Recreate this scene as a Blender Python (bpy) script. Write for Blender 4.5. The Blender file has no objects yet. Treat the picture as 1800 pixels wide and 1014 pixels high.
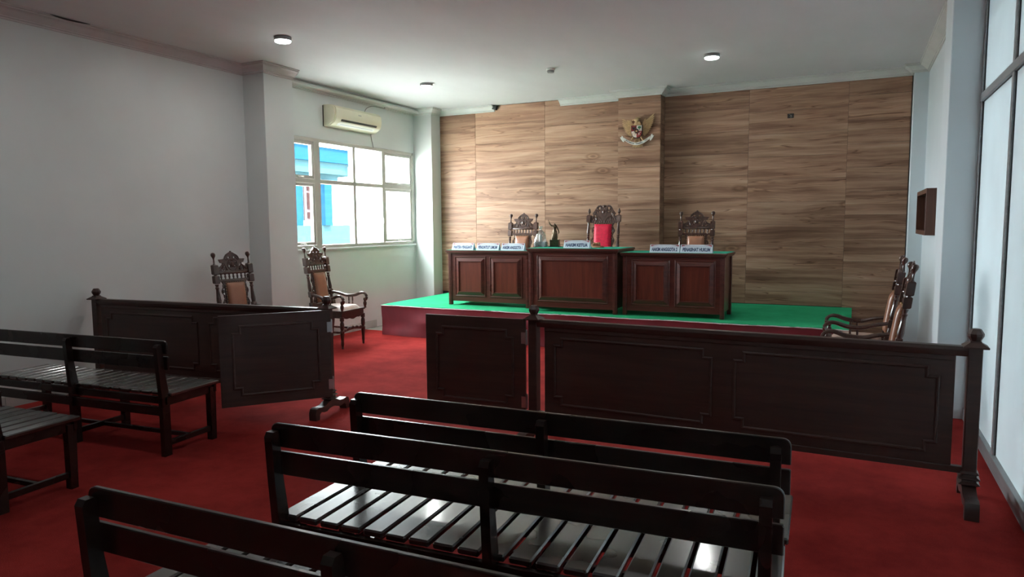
import bpy, bmesh, math, random
from mathutils import Vector, Matrix
random.seed(7)
PI = math.pi
SC = bpy.context.scene
COL = SC.collection

# ------------------------------------------------------------------ camera
FPX, YAW, PITCH, ROLL, EYE = 1228.5, math.radians(-26.0534), math.radians(-5.3021), math.radians(-0.4558), 1.6
Fv = Vector((math.sin(YAW)*math.cos(PITCH), math.cos(YAW)*math.cos(PITCH), math.sin(PITCH)))
Rv = Vector((math.cos(YAW), -math.sin(YAW), 0)); Uv = Rv.cross(Fv)
R2 = Rv*math.cos(ROLL) + Uv*math.sin(ROLL); U2 = -Rv*math.sin(ROLL) + Uv*math.cos(ROLL)
cam = bpy.data.cameras.new('camera'); co = bpy.data.objects.new('camera', cam); COL.objects.link(co)
cam.sensor_fit = 'HORIZONTAL'; cam.sensor_width = 36; cam.lens = FPX/1800*36; cam.clip_start = .05
co.matrix_world = Matrix(((R2.x, U2.x, -Fv.x, 0), (R2.y, U2.y, -Fv.y, 0), (R2.z, U2.z, -Fv.z, EYE), (0, 0, 0, 1)))
SC.camera = co

# ------------------------------------------------------------------ sky, daylight portal, exposure
W = bpy.data.worlds.new('World'); SC.world = W; W.use_nodes = True
bg = W.node_tree.nodes['Background']; bg.inputs[0].default_value = (.90, .96, 1, 1); bg.inputs[1].default_value = 40.0
pl = bpy.data.lights.new('window_portal', 'AREA'); pl.shape = 'RECTANGLE'; pl.size = 3.0; pl.size_y = 1.56
pl.cycles.is_portal = True
po = bpy.data.objects.new('window_portal', pl); COL.objects.link(po)
po.location = (-6.93, 8.53, 2.04); po.rotation_euler = (PI/2, 0, -PI/2)   # faces into the room (+x)
sn = bpy.data.lights.new('sun', 'SUN'); sn.energy = 70; sn.angle = .01; sn.color = (1, 1, 1)
so = bpy.data.objects.new('sun', sn); COL.objects.link(so); so.rotation_euler = (math.radians(12), math.radians(32), 0)   # high sun behind the building: lights the yard, not the room
SC.view_settings.view_transform = 'Standard'; SC.view_settings.look = 'None'
SC.view_settings.gamma = 1; SC.view_settings.use_curve_mapping = False
SC.view_settings.exposure = 0.25
SC.cycles.max_bounces = 10; SC.cycles.diffuse_bounces = 7; SC.cycles.transparent_max_bounces = 16
SC.cycles.use_denoising = True
SC.cycles.sample_clamp_indirect = 8

# ------------------------------------------------------------------ measured layout (metres)
XL, XP, XW, XC = -6.75, -6.41, -6.78, -6.42      # left wall, its pillar, window wall, corner pillar
YP1, YP2, YC, YB = 6.39, 6.87, 10.10, 10.375
ZC = 3.527; ZP = .44                              # ceiling, platform top
XPF, YPF, XPR = -6.16, 8.27, .0                   # platform
XR, XRW, XPT = .61, .77, .845                     # wood wall end, right wall, glazed partition
YR1, YR2 = 6.55, 7.03                             # right pillar
YN = -2.6                                         # wall behind the viewer
PX0, PX1, PY = -3.19, -2.555, 10.14               # wood clad pilaster

# ------------------------------------------------------------------ materials
def nodes_of(name):
    m = bpy.data.materials.new(name); m.use_nodes = True
    nt = m.node_tree; return m, nt, nt.nodes['Principled BSDF']
def N(nt, t, **kw):
    n = nt.nodes.new(t)
    for k, v in kw.items():
        if k in n.inputs: n.inputs[k].default_value = v
        else: setattr(n, k, v)
    return n
def ramp(nt, fac, stops):
    r = nt.nodes.new('ShaderNodeValToRGB'); e = r.color_ramp.elements
    while len(e) < len(stops): e.new(.5)
    for el, (p, c) in zip(e, stops): el.position = p; el.color = (*c, 1)
    nt.links.new(fac, r.inputs[0]); return r.outputs[0]
def coords(nt, scale, seedy=True, kind='Object'):
    tc = N(nt, 'ShaderNodeTexCoord'); mp = N(nt, 'ShaderNodeMapping'); mp.inputs['Scale'].default_value = scale
    if seedy:
        oi = N(nt, 'ShaderNodeObjectInfo'); ml = N(nt, 'ShaderNodeVectorMath', operation='SCALE')
        ml.inputs[0].default_value = (31.7, 17.3, 23.9); nt.links.new(oi.outputs['Random'], ml.inputs['Scale'])
        ad = N(nt, 'ShaderNodeVectorMath', operation='ADD')
        nt.links.new(tc.outputs[kind], ad.inputs[0]); nt.links.new(ml.outputs[0], ad.inputs[1])
        nt.links.new(ad.outputs[0], mp.inputs[0])
    else: nt.links.new(tc.outputs[kind], mp.inputs[0])
    return mp.outputs[0]
def bump(nt, b, h, dist=.001, strength=.5):
    n = N(nt, 'ShaderNodeBump', Strength=strength, Distance=dist)
    nt.links.new(h, n.inputs['Height']); nt.links.new(n.outputs[0], b.inputs['Normal'])
def simple(name, col, rough=.5, metal=0, coat=0, var=.12, scale=(6, 6, 6), bumpd=0, spec=.5, seedy=True, sheen=0):
    m, nt, b = nodes_of(name)
    no = N(nt, 'ShaderNodeTexNoise', Scale=1.0, Detail=4.0); nt.links.new(coords(nt, scale, seedy), no.inputs['Vector'])
    lo = tuple(c*(1-var) for c in col); hi = tuple(min(1, c*(1+var)) for c in col)
    nt.links.new(ramp(nt, no.outputs['Fac'], [(.3, lo), (.7, hi)]), b.inputs['Base Color'])
    b.inputs['Roughness'].default_value = rough; b.inputs['Metallic'].default_value = metal
    b.inputs['Coat Weight'].default_value = coat; b.inputs['Coat Roughness'].default_value = .15
    b.inputs['Specular IOR Level'].default_value = spec; b.inputs['Sheen Weight'].default_value = sheen
    if bumpd: bump(nt, b, no.outputs['Fac'], bumpd)
    return m
def wood(name, dark, light, rough=.35, axis='x', coat=0, k=1.0, bumpd=.0004, spec=.5):
    m, nt, b = nodes_of(name)
    sc = {'x': (1.5*k, 22*k, 22*k), 'y': (22*k, 1.5*k, 22*k), 'z': (22*k, 22*k, 1.5*k)}[axis]
    no = N(nt, 'ShaderNodeTexNoise', Scale=1.0, Detail=6.0, Roughness=.6, Distortion=.6)
    nt.links.new(coords(nt, sc), no.inputs['Vector'])
    nt.links.new(ramp(nt, no.outputs['Fac'], [(.3, dark), (.72, light)]), b.inputs['Base Color'])
    n2 = N(nt, 'ShaderNodeTexNoise', Scale=3.0, Detail=3.0); nt.links.new(coords(nt, (1, 1, 1)), n2.inputs['Vector'])
    mr = N(nt, 'ShaderNodeMapRange'); mr.inputs['To Min'].default_value = rough*.75; mr.inputs['To Max'].default_value = rough*1.35
    nt.links.new(n2.outputs['Fac'], mr.inputs[0]); nt.links.new(mr.outputs[0], b.inputs['Roughness'])
    b.inputs['Coat Weight'].default_value = coat; b.inputs['Coat Roughness'].default_value = .12
    b.inputs['Specular IOR Level'].default_value = spec
    bump(nt, b, no.outputs['Fac'], bumpd, .3)
    return m
M = {}
M['bench'] = wood('bench_varnish', (.007, .0038, .003), (.026, .012, .009), .26, 'x', 0, bumpd=.0003)
M['slat'] = wood('slat_varnish', (.010, .007, .006), (.03, .02, .016), .27, 'y', .9, bumpd=.0003, spec=.8)
M['barrier'] = wood('barrier_wood', (.030, .013, .010), (.060, .025, .019), .42, 'x', 0)
M['desk'] = wood('mahogany', (.06, .017, .013), (.13, .036, .026), .3, 'x', .15)
M['desk_in'] = wood('mahogany_panel', (.085, .020, .012), (.17, .040, .022), .33, 'z', .1)
M['carved'] = wood('carved_wood', (.030, .014, .010), (.085, .036, .025), .28, 'z', .25, k=1.5)
M['shelfwood'] = wood('brown_shelf_wood', (.06, .022, .012), (.12, .045, .024), .4, 'z')
M['leather'] = simple('tan_leather', (.29, .125, .07), .33, var=.12, scale=(9, 9, 9), bumpd=.002)
M['pale_leather'] = simple('worn_cushion', (.42, .30, .25), .35, var=.15, scale=(9, 9, 9), bumpd=.003)
M['red_pad'] = simple('red_brocade', (.50, .006, .035), .5, var=.2, scale=(30, 30, 30), bumpd=.001, spec=.3)
M['brass'] = simple('brass', (.35, .24, .11), .35, metal=1)
M['hinge'] = simple('hinge_steel', (.45, .45, .45), .35, metal=1)
M['alu'] = simple('aluminium', (.25, .26, .265), .45, metal=.35, var=.15, scale=(4, 4, 30))
M['winframe'] = simple('window_aluminium', (.50, .48, .43), .45, metal=.1, var=.06)
M['panel'] = simple('partition_sheet', (.76, .83, .86), .25, var=.05, scale=(2, 2, 2))
M['cornice'] = simple('cornice_plaster', (.66, .66, .64), .6, var=.05, scale=(3, 3, 3))
M['pink_cornice'] = simple('aged_cornice_plaster', (.58, .535, .525), .65, var=.08, scale=(3, 3, 3))
M['tile'] = simple('grey_tile', (.46, .46, .43), .25, var=.12, scale=(5, 5, 5))
M['plastic'] = simple('cream_plastic', (.70, .66, .50), .35, var=.02)
M['whiteplastic'] = simple('white_plastic', (.75, .75, .73), .35, var=.02)
M['greyplastic'] = simple('grey_plastic', (.32, .33, .33), .5, var=.05)
M['black'] = simple('black_plastic', (.008, .008, .008), .5, var=.1)
M['card'] = simple('laminated_card', (.66, .78, .86), .3, var=.03)
M['ink'] = simple('dark_ink', (.04, .07, .16), .5, var=.1)
M['ink_red'] = simple('maroon_print', (.25, .03, .04), .5, var=.1)
M['bronze'] = simple('bronze', (.10, .07, .04), .35, metal=.7, var=.3, scale=(40, 40, 40))
M['gold'] = simple('gold_paint', (.50, .335, .175), .38, metal=.25, var=.2, scale=(25, 25, 25))
M['em_red'] = simple('emblem_red', (.22, .02, .02), .4); M['em_white'] = simple('emblem_white', (.72, .72, .66), .4)
M['em_black'] = simple('emblem_black', (.012, .012, .012), .4); M['em_green'] = simple('emblem_green', (.03, .16, .06), .4)
M['cable'] = simple('grey_cable', (.25, .25, .24), .5)
M['gavelwood'] = wood('gavel_wood', (.22, .10, .05), (.38, .19, .10), .3, 'x')
M['stone'] = simple('green_marble', (.05, .06, .045), .3, var=.5, scale=(40, 40, 40))

def thin_panel():
    m = M['panel']; nt = m.node_tree; b = nt.nodes['Principled BSDF']; o = nt.nodes['Material Output']
    t = N(nt, 'ShaderNodeBsdfTranslucent'); t.inputs[0].default_value = (.92, 1, 1, 1); x = N(nt, 'ShaderNodeMixShader'); x.inputs[0].default_value = .055
    nt.links.new(b.outputs[0], x.inputs[1]); nt.links.new(t.outputs[0], x.inputs[2]); nt.links.new(x.outputs[0], o.inputs[0])
thin_panel()      # thin sheets; translucency added to brighten them with sky light from behind
def wall_paint(name, col, rough=.42, streak=False):
    m, nt, b = nodes_of(name)
    c = coords(nt, (1.1, 1.1, 1.1) if not streak else (1.6, .7, 1), False)
    no = N(nt, 'ShaderNodeTexNoise', Scale=1.0, Detail=5.0, Roughness=.55); nt.links.new(c, no.inputs['Vector'])
    nt.links.new(ramp(nt, no.outputs['Fac'], [(.3, tuple(x*.95 for x in col)), (.7, tuple(x*1.03 for x in col))]), b.inputs['Base Color'])
    b.inputs['Roughness'].default_value = rough
    n2 = N(nt, 'ShaderNodeTexNoise', Scale=1.0, Detail=6.0, Roughness=.65)
    nt.links.new(coords(nt, (60, 60, 60) if not streak else (9, 3, 3), False), n2.inputs['Vector'])
    bump(nt, b, n2.outputs['Fac'], .0008 if not streak else .006, .35)
    return m
M['wall'] = wall_paint('wall_paint', (.69, .715, .70), .4)
M['ceiling'] = wall_paint('ceiling_paint', (.69, .695, .71), .75, True)
M['wall_r'] = wall_paint('right_wall_paint', (.66, .73, .76), .5)

def carpet(name, lo, hi, fib=220, big=(1.2, 1.2, 1.2)):
    m, nt, b = nodes_of(name)
    n1 = N(nt, 'ShaderNodeTexNoise', Scale=1.0, Detail=6.0, Roughness=.7); nt.links.new(coords(nt, big, False), n1.inputs['Vector'])
    n2 = N(nt, 'ShaderNodeTexNoise', Scale=float(fib), Detail=2.0); nt.links.new(coords(nt, (1, 1, 1), False), n2.inputs['Vector'])
    mx = N(nt, 'ShaderNodeMath', operation='MULTIPLY_ADD'); mx.inputs[1].default_value = .35
    nt.links.new(n2.outputs['Fac'], mx.inputs[0]); nt.links.new(n1.outputs['Fac'], mx.inputs[2])
    nt.links.new(ramp(nt, mx.outputs[0], [(.50, lo), (.85, hi)]), b.inputs['Base Color'])
    b.inputs['Roughness'].default_value = 1; b.inputs['Sheen Weight'].default_value = .0
    b.inputs['Specular IOR Level'].default_value = .04; b.inputs['Sheen Tint'].default_value = (*hi, 1)
    bump(nt, b, n2.outputs['Fac'], .003, .5)
    return m
M['carpet'] = carpet('red_carpet_pile', (.16, .013, .012), (.31, .030, .026))
M['green'] = carpet('green_felt', (.018, .26, .11), (.035, .38, .17), 160)
M['greencloth'] = carpet('green_desk_cloth', (.03, .27, .17), (.05, .36, .24), 300)
M['maroon'] = simple('maroon_cloth', (.20, .016, .028), .6, var=.2, scale=(4, 4, 4), sheen=.25)

def plankmat():
    m, nt, b = nodes_of('laminate_planks')
    v = coords(nt, (1, 1, 1))
    # slow warp of the grain
    w = N(nt, 'ShaderNodeTexNoise', Scale=1.0, Detail=2.0); mpw = N(nt, 'ShaderNodeMapping'); mpw.inputs['Scale'].default_value = (1.2, 1, 3)
    nt.links.new(v, mpw.inputs[0]); nt.links.new(mpw.outputs[0], w.inputs['Vector'])
    sub = N(nt, 'ShaderNodeMath', operation='MULTIPLY_ADD'); sub.inputs[1].default_value = .09; sub.inputs[2].default_value = -.045
    nt.links.new(w.outputs['Fac'], sub.inputs[0])
    cx = N(nt, 'ShaderNodeCombineXYZ'); nt.links.new(sub.outputs[0], cx.inputs['Z'])
    ad = N(nt, 'ShaderNodeVectorMath', operation='ADD'); nt.links.new(v, ad.inputs[0]); nt.links.new(cx.outputs[0], ad.inputs[1])
    def band(sc, detail, rough=.55, dist=0.):
        mp = N(nt, 'ShaderNodeMapping'); mp.inputs['Scale'].default_value = sc
        n = N(nt, 'ShaderNodeTexNoise', Scale=1.0, Detail=detail, Roughness=rough, Distortion=dist)
        nt.links.new(ad.outputs[0], mp.inputs[0]); nt.links.new(mp.outputs[0], n.inputs['Vector']); return n.outputs['Fac']
    a = band((.6, 1, 11), 6., .62, .2)
    col = ramp(nt, a, [(.28, (.130, .068, .044)), (.43, (.235, .135, .088)), (.56, (.345, .212, .142)), (.74, (.46, .315, .225))])
    f = band((2.5, 1, 120), 3.)
    mixf = N(nt, 'ShaderNodeMixRGB', blend_type='MULTIPLY'); mixf.inputs[0].default_value = .35
    nt.links.new(col, mixf.inputs[1]); nt.links.new(ramp(nt, f, [(.3, (.62, .58, .55)), (.65, (1.05, 1.05, 1.05))]), mixf.inputs[2])
    # thin dark cracks and pale streaks
    g = band((.55, 1, 11), 2., .5, .3)
    dk = ramp(nt, g, [(.0, (1, 1, 1)), (.465, (1, 1, 1)), (.48, (.42, .36, .33)), (.49, (1.28, 1.25, 1.2)), (.52, (1, 1, 1))])
    mx = N(nt, 'ShaderNodeMixRGB', blend_type='MULTIPLY'); mx.inputs[0].default_value = .8
    nt.links.new(mixf.outputs[0], mx.inputs[1]); nt.links.new(dk, mx.inputs[2])
    # knots
    vo = N(nt, 'ShaderNodeTexVoronoi', Scale=1.0); mk = N(nt, 'ShaderNodeMapping'); mk.inputs['Scale'].default_value = (.8, 1, 1.9)
    nt.links.new(ad.outputs[0], mk.inputs[0]); nt.links.new(mk.outputs[0], vo.inputs['Vector'])
    kn = ramp(nt, vo.outputs['Distance'], [(.0, (.30, .24, .2)), (.035, (.55, .5, .46)), (.055, (1.1, 1.05, 1)), (.08, (.55, .5, .45)), (.12, (1, 1, 1))])
    mk2 = N(nt, 'ShaderNodeMixRGB', blend_type='MULTIPLY'); mk2.inputs[0].default_value = .75
    nt.links.new(mx.outputs[0], mk2.inputs[1]); nt.links.new(kn, mk2.inputs[2])
    # plank to plank tone
    oi = N(nt, 'ShaderNodeObjectInfo'); mr = N(nt, 'ShaderNodeMapRange'); mr.inputs['To Min'].default_value = .86; mr.inputs['To Max'].default_value = 1.1
    nt.links.new(oi.outputs['Random'], mr.inputs[0])
    fin = N(nt, 'ShaderNodeVectorMath', operation='SCALE'); nt.links.new(mk2.outputs[0], fin.inputs[0]); nt.links.new(mr.outputs[0], fin.inputs['Scale'])
    nt.links.new(fin.outputs[0], b.inputs['Base Color'])
    b.inputs['Roughness'].default_value = .40; b.inputs['Specular IOR Level'].default_value = .13
    bump(nt, b, f, .0004, .2)
    return m
M['plank'] = plankmat()
def glass(name, tint, gloss=.06):
    m = bpy.data.materials.new(name); m.use_nodes = True; nt = m.node_tree; nt.nodes.clear()
    o = N(nt, 'ShaderNodeOutputMaterial'); t = N(nt, 'ShaderNodeBsdfTransparent'); t.inputs[0].default_value = (*tint, 1)
    g = N(nt, 'ShaderNodeBsdfGlossy'); g.inputs['Roughness'].default_value = .02
    x = N(nt, 'ShaderNodeMixShader'); x.inputs[0].default_value = gloss
    nt.links.new(t.outputs[0], x.inputs[1]); nt.links.new(g.outputs[0], x.inputs[2]); nt.links.new(x.outputs[0], o.inputs[0]); return m
M['glass'] = glass('window_glass', (.96, .98, .98), .05)
M['bag'] = glass('clear_plastic_film', (.86, .88, .88), .28)
def emit(name, col, s):
    m, nt, b = nodes_of(name); b.inputs['Emission Color'].default_value = (*col, 1); b.inputs['Emission Strength'].default_value = s
    return m
M['led'] = emit('led_diffuser', (.88, 1, .92), 12)
# outside
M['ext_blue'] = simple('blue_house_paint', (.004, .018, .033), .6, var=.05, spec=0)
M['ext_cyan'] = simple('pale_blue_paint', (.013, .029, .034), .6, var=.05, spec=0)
M['ext_white'] = simple('white_house_paint', (.85, .86, .84), .6, var=.03)
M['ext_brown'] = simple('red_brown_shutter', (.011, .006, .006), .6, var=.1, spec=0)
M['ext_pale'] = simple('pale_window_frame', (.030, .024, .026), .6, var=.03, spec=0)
M['ext_ground'] = simple('concrete_yard', (.55, .54, .5), .8, var=.1)

# ------------------------------------------------------------------ mesh helpers
class MB:
    def __init__(s): s.bm = bmesh.new()
    def box(s, x0, x1, y0, y1, z0, z1, bev=0, seg=1, rot=None, piv=None):
        r = bmesh.ops.create_cube(s.bm, size=1); vs = r['verts']
        for v in vs: v.co = Vector((x0+(v.co.x+.5)*(x1-x0), y0+(v.co.y+.5)*(y1-y0), z0+(v.co.z+.5)*(z1-z0)))
        if bev:
            es = list({e for v in vs for e in v.link_edges})
            rr = bmesh.ops.bevel(s.bm, geom=es, offset=bev, segments=seg, affect='EDGES', profile=.5)
            vs = list({v for f in rr['faces'] for v in f.verts} | {v for v in vs if v.is_valid})
        if rot is not None:
            p = Vector(piv) if piv else Vector(((x0+x1)/2, (y0+y1)/2, (z0+z1)/2))
            for v in vs: v.co = rot @ (v.co-p) + p
        return s
    def lathe(s, prof, cx=0, cy=0, seg=14, top=None, sq=False, axis=None):
        """prof: list of (r,z). top: (x,y) of the axis at the last z for a leaning axis. sq: square section"""
        z0, z1 = prof[0][1], prof[-1][1]; rings = []
        n = 4 if sq else seg
        for r, z in prof:
            t = (z-z0)/(z1-z0) if z1 != z0 else 0
            ax = cx + (top[0]-cx)*t if top else cx; ay = cy + (top[1]-cy)*t if top else cy
            k = math.sqrt(2) if sq else 1
            ring = []
            for i in range(n):
                a = 2*PI*i/n + (PI/4 if sq else 0)
                p = Vector((ax+r*k*math.cos(a), ay+r*k*math.sin(a), z))
                ring.append(s.bm.verts.new(axis @ p if axis else p))
            rings.append(ring)
        for a, b in zip(rings, rings[1:]):
            for i in range(n): s.bm.faces.new((a[i], a[(i+1) % n], b[(i+1) % n], b[i]))
        s.bm.faces.new(rings[0][::-1]); s.bm.faces.new(rings[-1]); return s
    def prism(s, pts, d0, d1, plane='xz'):
        """extrude polygon pts across the third axis from d0 to d1"""
        def P(u, v, d): return {'xz': (u, d, v), 'yz': (d, u, v), 'xy': (u, v, d)}[plane]
        a = [s.bm.verts.new(P(u, v, d0)) for u, v in pts]; b = [s.bm.verts.new(P(u, v, d1)) for u, v in pts]
        n = len(pts); s.bm.faces.new(a); s.bm.faces.new(b[::-1])
        for i in range(n): s.bm.faces.new((a[i], b[i], b[(i+1) % n], a[(i+1) % n]))
        return s
    def tube(s, pts, rad, seg=8, flat=1.0, up=(0, 0, 1), closed=False):
        """round or flattened tube through pts; rad number or list; flat squeezes the section along the binormal"""
        pts = [Vector(p) for p in pts]; n = len(pts)
        rs = rad if isinstance(rad, (list, tuple)) else [rad]*n
        rings = []
        for i, p in enumerate(pts):
            if closed: t = (pts[(i+1) % n]-pts[i-1]).normalized()
            else: t = (pts[min(i+1, n-1)]-pts[max(i-1, 0)]).normalized()
            u = Vector(up); sd = t.cross(u)
            if sd.length < 1e-3: sd = t.cross(Vector((1, 0, 0)))
            sd.normalize(); w = sd.cross(t).normalized()
            rings.append([s.bm.verts.new(p + sd*rs[i]*math.cos(2*PI*k/seg)*flat + w*rs[i]*math.sin(2*PI*k/seg)) for k in range(seg)])
        pairs = list(zip(rings, rings[1:])) + ([(rings[-1], rings[0])] if closed else [])
        for a, b in pairs:
            for k in range(seg): s.bm.faces.new((a[k], a[(k+1) % seg], b[(k+1) % seg], b[k]))
        if not closed: s.bm.faces.new(rings[0][::-1]); s.bm.faces.new(rings[-1])
        return s
    def sweep(s, path, prof, closed=False, normal=(0, 0, 1)):
        """mitred sweep in a plane. path 3D pts, prof list of (a,b): a along in-plane left side, b along normal"""
        P = [Vector(p) for p in path]; n = len(P); nz = Vector(normal); rings = []
        for i in range(n):
            d0 = (P[i]-P[i-1]).normalized() if (i > 0 or closed) else None
            d1 = (P[(i+1) % n]-P[i]).normalized() if (i < n-1 or closed) else None
            d0 = d0 or d1; d1 = d1 or d0
            l0, l1 = nz.cross(d0), nz.cross(d1); l = (l0+l1)
            l = l/ (l.length_squared/2) if l.length > 1e-6 else l0
            rings.append([s.bm.verts.new(P[i]+l*a+nz*b) for a, b in prof])
        m = len(prof)
        for a, b in list(zip(rings, rings[1:])) + ([(rings[-1], rings[0])] if closed else []):
            for k in range(m): s.bm.faces.new((a[k], a[(k+1) % m], b[(k+1) % m], b[k]))
        if not closed: s.bm.faces.new(rings[0][::-1]); s.bm.faces.new(rings[-1])
        return s
    def ball(s, c, r, sx=1, sy=1, sz=1, u=12, v=8):
        rr = bmesh.ops.create_uvsphere(s.bm, u_segments=u, v_segments=v, radius=r)
        for q in rr['verts']: q.co = Vector((c[0]+q.co.x*sx, c[1]+q.co.y*sy, c[2]+q.co.z*sz))
        return s
    def pillow(s, x0, x1, z0, z1, y0, dep, nx=12, nz=14, bulge=None, face=-1):
        """padded cushion standing in xz, flat back at y0, bulging by dep toward face*y"""
        g = []
        for i in range(nx+1):
            row = []
            for j in range(nz+1):
                u, v = i/nx, j/nz
                e = (1-abs(2*u-1)**5)**.5*(1-abs(2*v-1)**6)**.5
                row.append(s.bm.verts.new((x0+u*(x1-x0), y0+face*dep*(.25+.75*e), z0+v*(z1-z0))))
            g.append(row)
        for i in range(nx):
            for j in range(nz): s.bm.faces.new((g[i][j], g[i+1][j], g[i+1][j+1], g[i][j+1]))
        bd = [g[i][0] for i in range(nx+1)]+[g[nx][j] for j in range(1, nz+1)]+[g[i][nz] for i in range(nx-1, -1, -1)]+[g[0][j] for j in range(nz-1, 0, -1)]
        bk = [s.bm.verts.new((v.co.x, y0, v.co.z)) for v in bd]; n = len(bd)
        for i in range(n): s.bm.faces.new((bd[i], bk[i], bk[(i+1) % n], bd[(i+1) % n]))
        s.bm.faces.new(bk); return s
    def mesh(s, mat, smooth=35):
        bmesh.ops.recalc_face_normals(s.bm, faces=s.bm.faces)
        me = bpy.data.meshes.new('m'); s.bm.to_mesh(me); s.bm.free()
        me.materials.append(M[mat] if isinstance(mat, str) else mat)
        if smooth:
            me.shade_smooth(); me.set_sharp_from_angle(angle=math.radians(smooth))
        return me
    def obj(s, name, mat, parent=None, smooth=35, loc=None):
        return link(name, s.mesh(mat, smooth), parent, loc)
def link(name, me, parent=None, loc=None, rz=0):
    me.name = name; o = bpy.data.objects.new(name, me); COL.objects.link(o)
    if parent: o.parent = parent
    if loc: o.location = loc
    o.rotation_euler.z = rz
    return o
def thing(name, label, cat, loc=(0, 0, 0), rz=0, group=None):
    o = bpy.data.objects.new(name, None); COL.objects.link(o); o.location = loc; o.rotation_euler.z = rz
    o.empty_display_size = .1
    o['label'] = label; o['category'] = cat
    if group: o['group'] = group
    return o
def tag(o, label, cat, group=None):
    o['label'] = label; o['category'] = cat
    if group: o['group'] = group
    return o
def struct(o, label, cat):
    o['kind'] = 'structure'; o['label'] = label; o['category'] = cat; return o
def copy_tree(root, label, loc, rz, group=None):
    """a copy of a thing, its parts and sub-parts, sharing mesh data"""
    r = root.copy(); COL.objects.link(r); r.location = loc; r.rotation_euler = (0, 0, rz); r['label'] = label
    if group: r['group'] = group
    for ch in list(root.children):
        c = ch.copy(); COL.objects.link(c); c.parent = r
        for g in list(ch.children):
            d = g.copy(); COL.objects.link(d); d.parent = c
    return r
def to_mesh(cu_obj, mat, name):
    COL.objects.link(cu_obj); dg = bpy.context.evaluated_depsgraph_get(); dg.update()
    me = bpy.data.meshes.new_from_object(cu_obj.evaluated_get(dg)); cu = cu_obj.data
    bpy.data.objects.remove(cu_obj); bpy.data.curves.remove(cu)
    me.materials.clear(); me.materials.append(M[mat]); me.name = name; return me
def filled(loops, depth, mat, bevel=0, smooth=0):
    """closed 2D loops (first outlines, others holes) in xz, centred on y=0, thickness 2*depth"""
    cu = bpy.data.curves.new('c', 'CURVE'); cu.dimensions = '2D'; cu.fill_mode = 'BOTH'; cu.extrude = depth; cu.bevel_depth = bevel
    cu.bevel_resolution = 0
    for lp in loops:
        sp = cu.splines.new('POLY'); sp.points.add(len(lp)-1)
        for p, (x, z) in zip(sp.points, lp): p.co = (x, z, 0, 1)
        sp.use_cyclic_u = True
    me = to_mesh(bpy.data.objects.new('c', cu), mat, 'filled')
    me.transform(Matrix.Rotation(PI/2, 4, 'X')); return me
def text_mesh(s, size, mat, depth=.0006, xs=1., bold=.0, align='CENTER', space=1.0):
    cu = bpy.data.curves.new('t', 'FONT'); cu.body = s; cu.size = size; cu.extrude = depth; cu.align_x = align; cu.align_y = 'CENTER'
    cu.offset = bold; cu.space_character = space; cu.resolution_u = 3
    me = to_mesh(bpy.data.objects.new('t', cu), mat, 'text')
    me.transform(Matrix.Diagonal((xs, 1, 1, 1))); me.transform(Matrix.Rotation(PI/2, 4, 'X')); return me
def smooth_pts(pts, n=6, closed=False):
    """Catmull-Rom through pts"""
    out = []; P = [Vector(p) for p in pts]; m = len(P)
    rng = range(m) if closed else range(m-1)
    for i in rng:
        if closed: p0, p1, p2, p3 = P[i-1], P[i], P[(i+1) % m], P[(i+2) % m]
        else: p0, p1, p2, p3 = P[max(i-1, 0)], P[i], P[i+1], P[min(i+2, m-1)]
        for k in range(n):
            t = k/n
            out.append(.5*((2*p1)+(p2-p0)*t+(2*p0-5*p1+4*p2-p3)*t*t+(3*p1-p0-3*p2+p3)*t**3))
    if not closed: out.append(P[-1])
    return out
def ell(cx, cz, rx, rz, n=12, rot=0):
    c, s_ = math.cos(rot), math.sin(rot)
    return [(cx+rx*math.cos(2*PI*i/n)*c-rz*math.sin(2*PI*i/n)*s_, cz+rx*math.cos(2*PI*i/n)*s_+rz*math.sin(2*PI*i/n)*c) for i in range(n)]
def tri_quad(me): return me

# ================================================================== THE ROOM
# floor: tiles under and beside the carpet
struct(MB().box(XW-.3, XPT+.3, YN, YB+.3, -.12, -.012).obj('floor', 'tile', smooth=0), 'grey tiled floor under the carpet', 'floor')
cp = MB()
cp.box(XL+.02, XPT-.0, YN+.02, YPF+.3, -.0115, 0)
cpo = cp.obj('floor_carpet', 'carpet', smooth=0)
tag(cpo, 'red carpet covering the floor up to the walls', 'carpet'); cpo['kind'] = 'structure'
# ceiling
struct(MB().box(XW-.3, XPT+.3, YN-.1, YB+.3, ZC, ZC+.12).obj('ceiling', 'ceiling', smooth=0), 'white painted ceiling with faint brush streaks', 'ceiling')
# left wall (plain part), pillars, window wall with opening
struct(MB().box(XL-.25, XL, YN-.1, YP1+.02, -.1, ZC).obj('wall_left', 'wall', smooth=0), 'plain grey-white wall on the left', 'wall')
struct(MB().box(XL-.2, XP, YP1, YP2, -.1, ZC, .004).obj('pillar', 'wall', smooth=0), 'white square pillar left of the window', 'pillar')
WY0, WY1, WZ0, WZ1 = 7.04, 10.06, 1.275, 2.80
m = MB()
m.box(XW-.2, XW, YP2-.05, YC+.05, -.1, WZ0).box(XW-.2, XW, YP2-.05, YC+.05, WZ1, ZC)
m.box(XW-.2, XW, YP2-.05, WY0, WZ0, WZ1).box(XW-.2, XW, WY1, YC+.05, WZ0, WZ1)
struct(m.obj('wall_window', 'wall', smooth=0), 'recessed white wall holding the window', 'wall')
struct(MB().box(XW-.2, XC, YC, YB+.25, -.1, ZC, .004).obj('pillar', 'wall', smooth=0), 'white corner pillar between window and wood wall', 'pillar')
struct(MB().box(XR, XRW+.2, 10.2, YB+.25, -.1, ZC, .004).obj('pillar', 'wall_r', smooth=0), 'white corner pillar right of the wood wall', 'pillar')
struct(MB().box(XRW, XRW+.2, YR2-.02, 10.22, -.1, ZC).obj('wall_right', 'wall_r', smooth=0), 'white wall on the right carrying the wooden box shelf', 'wall')
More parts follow.
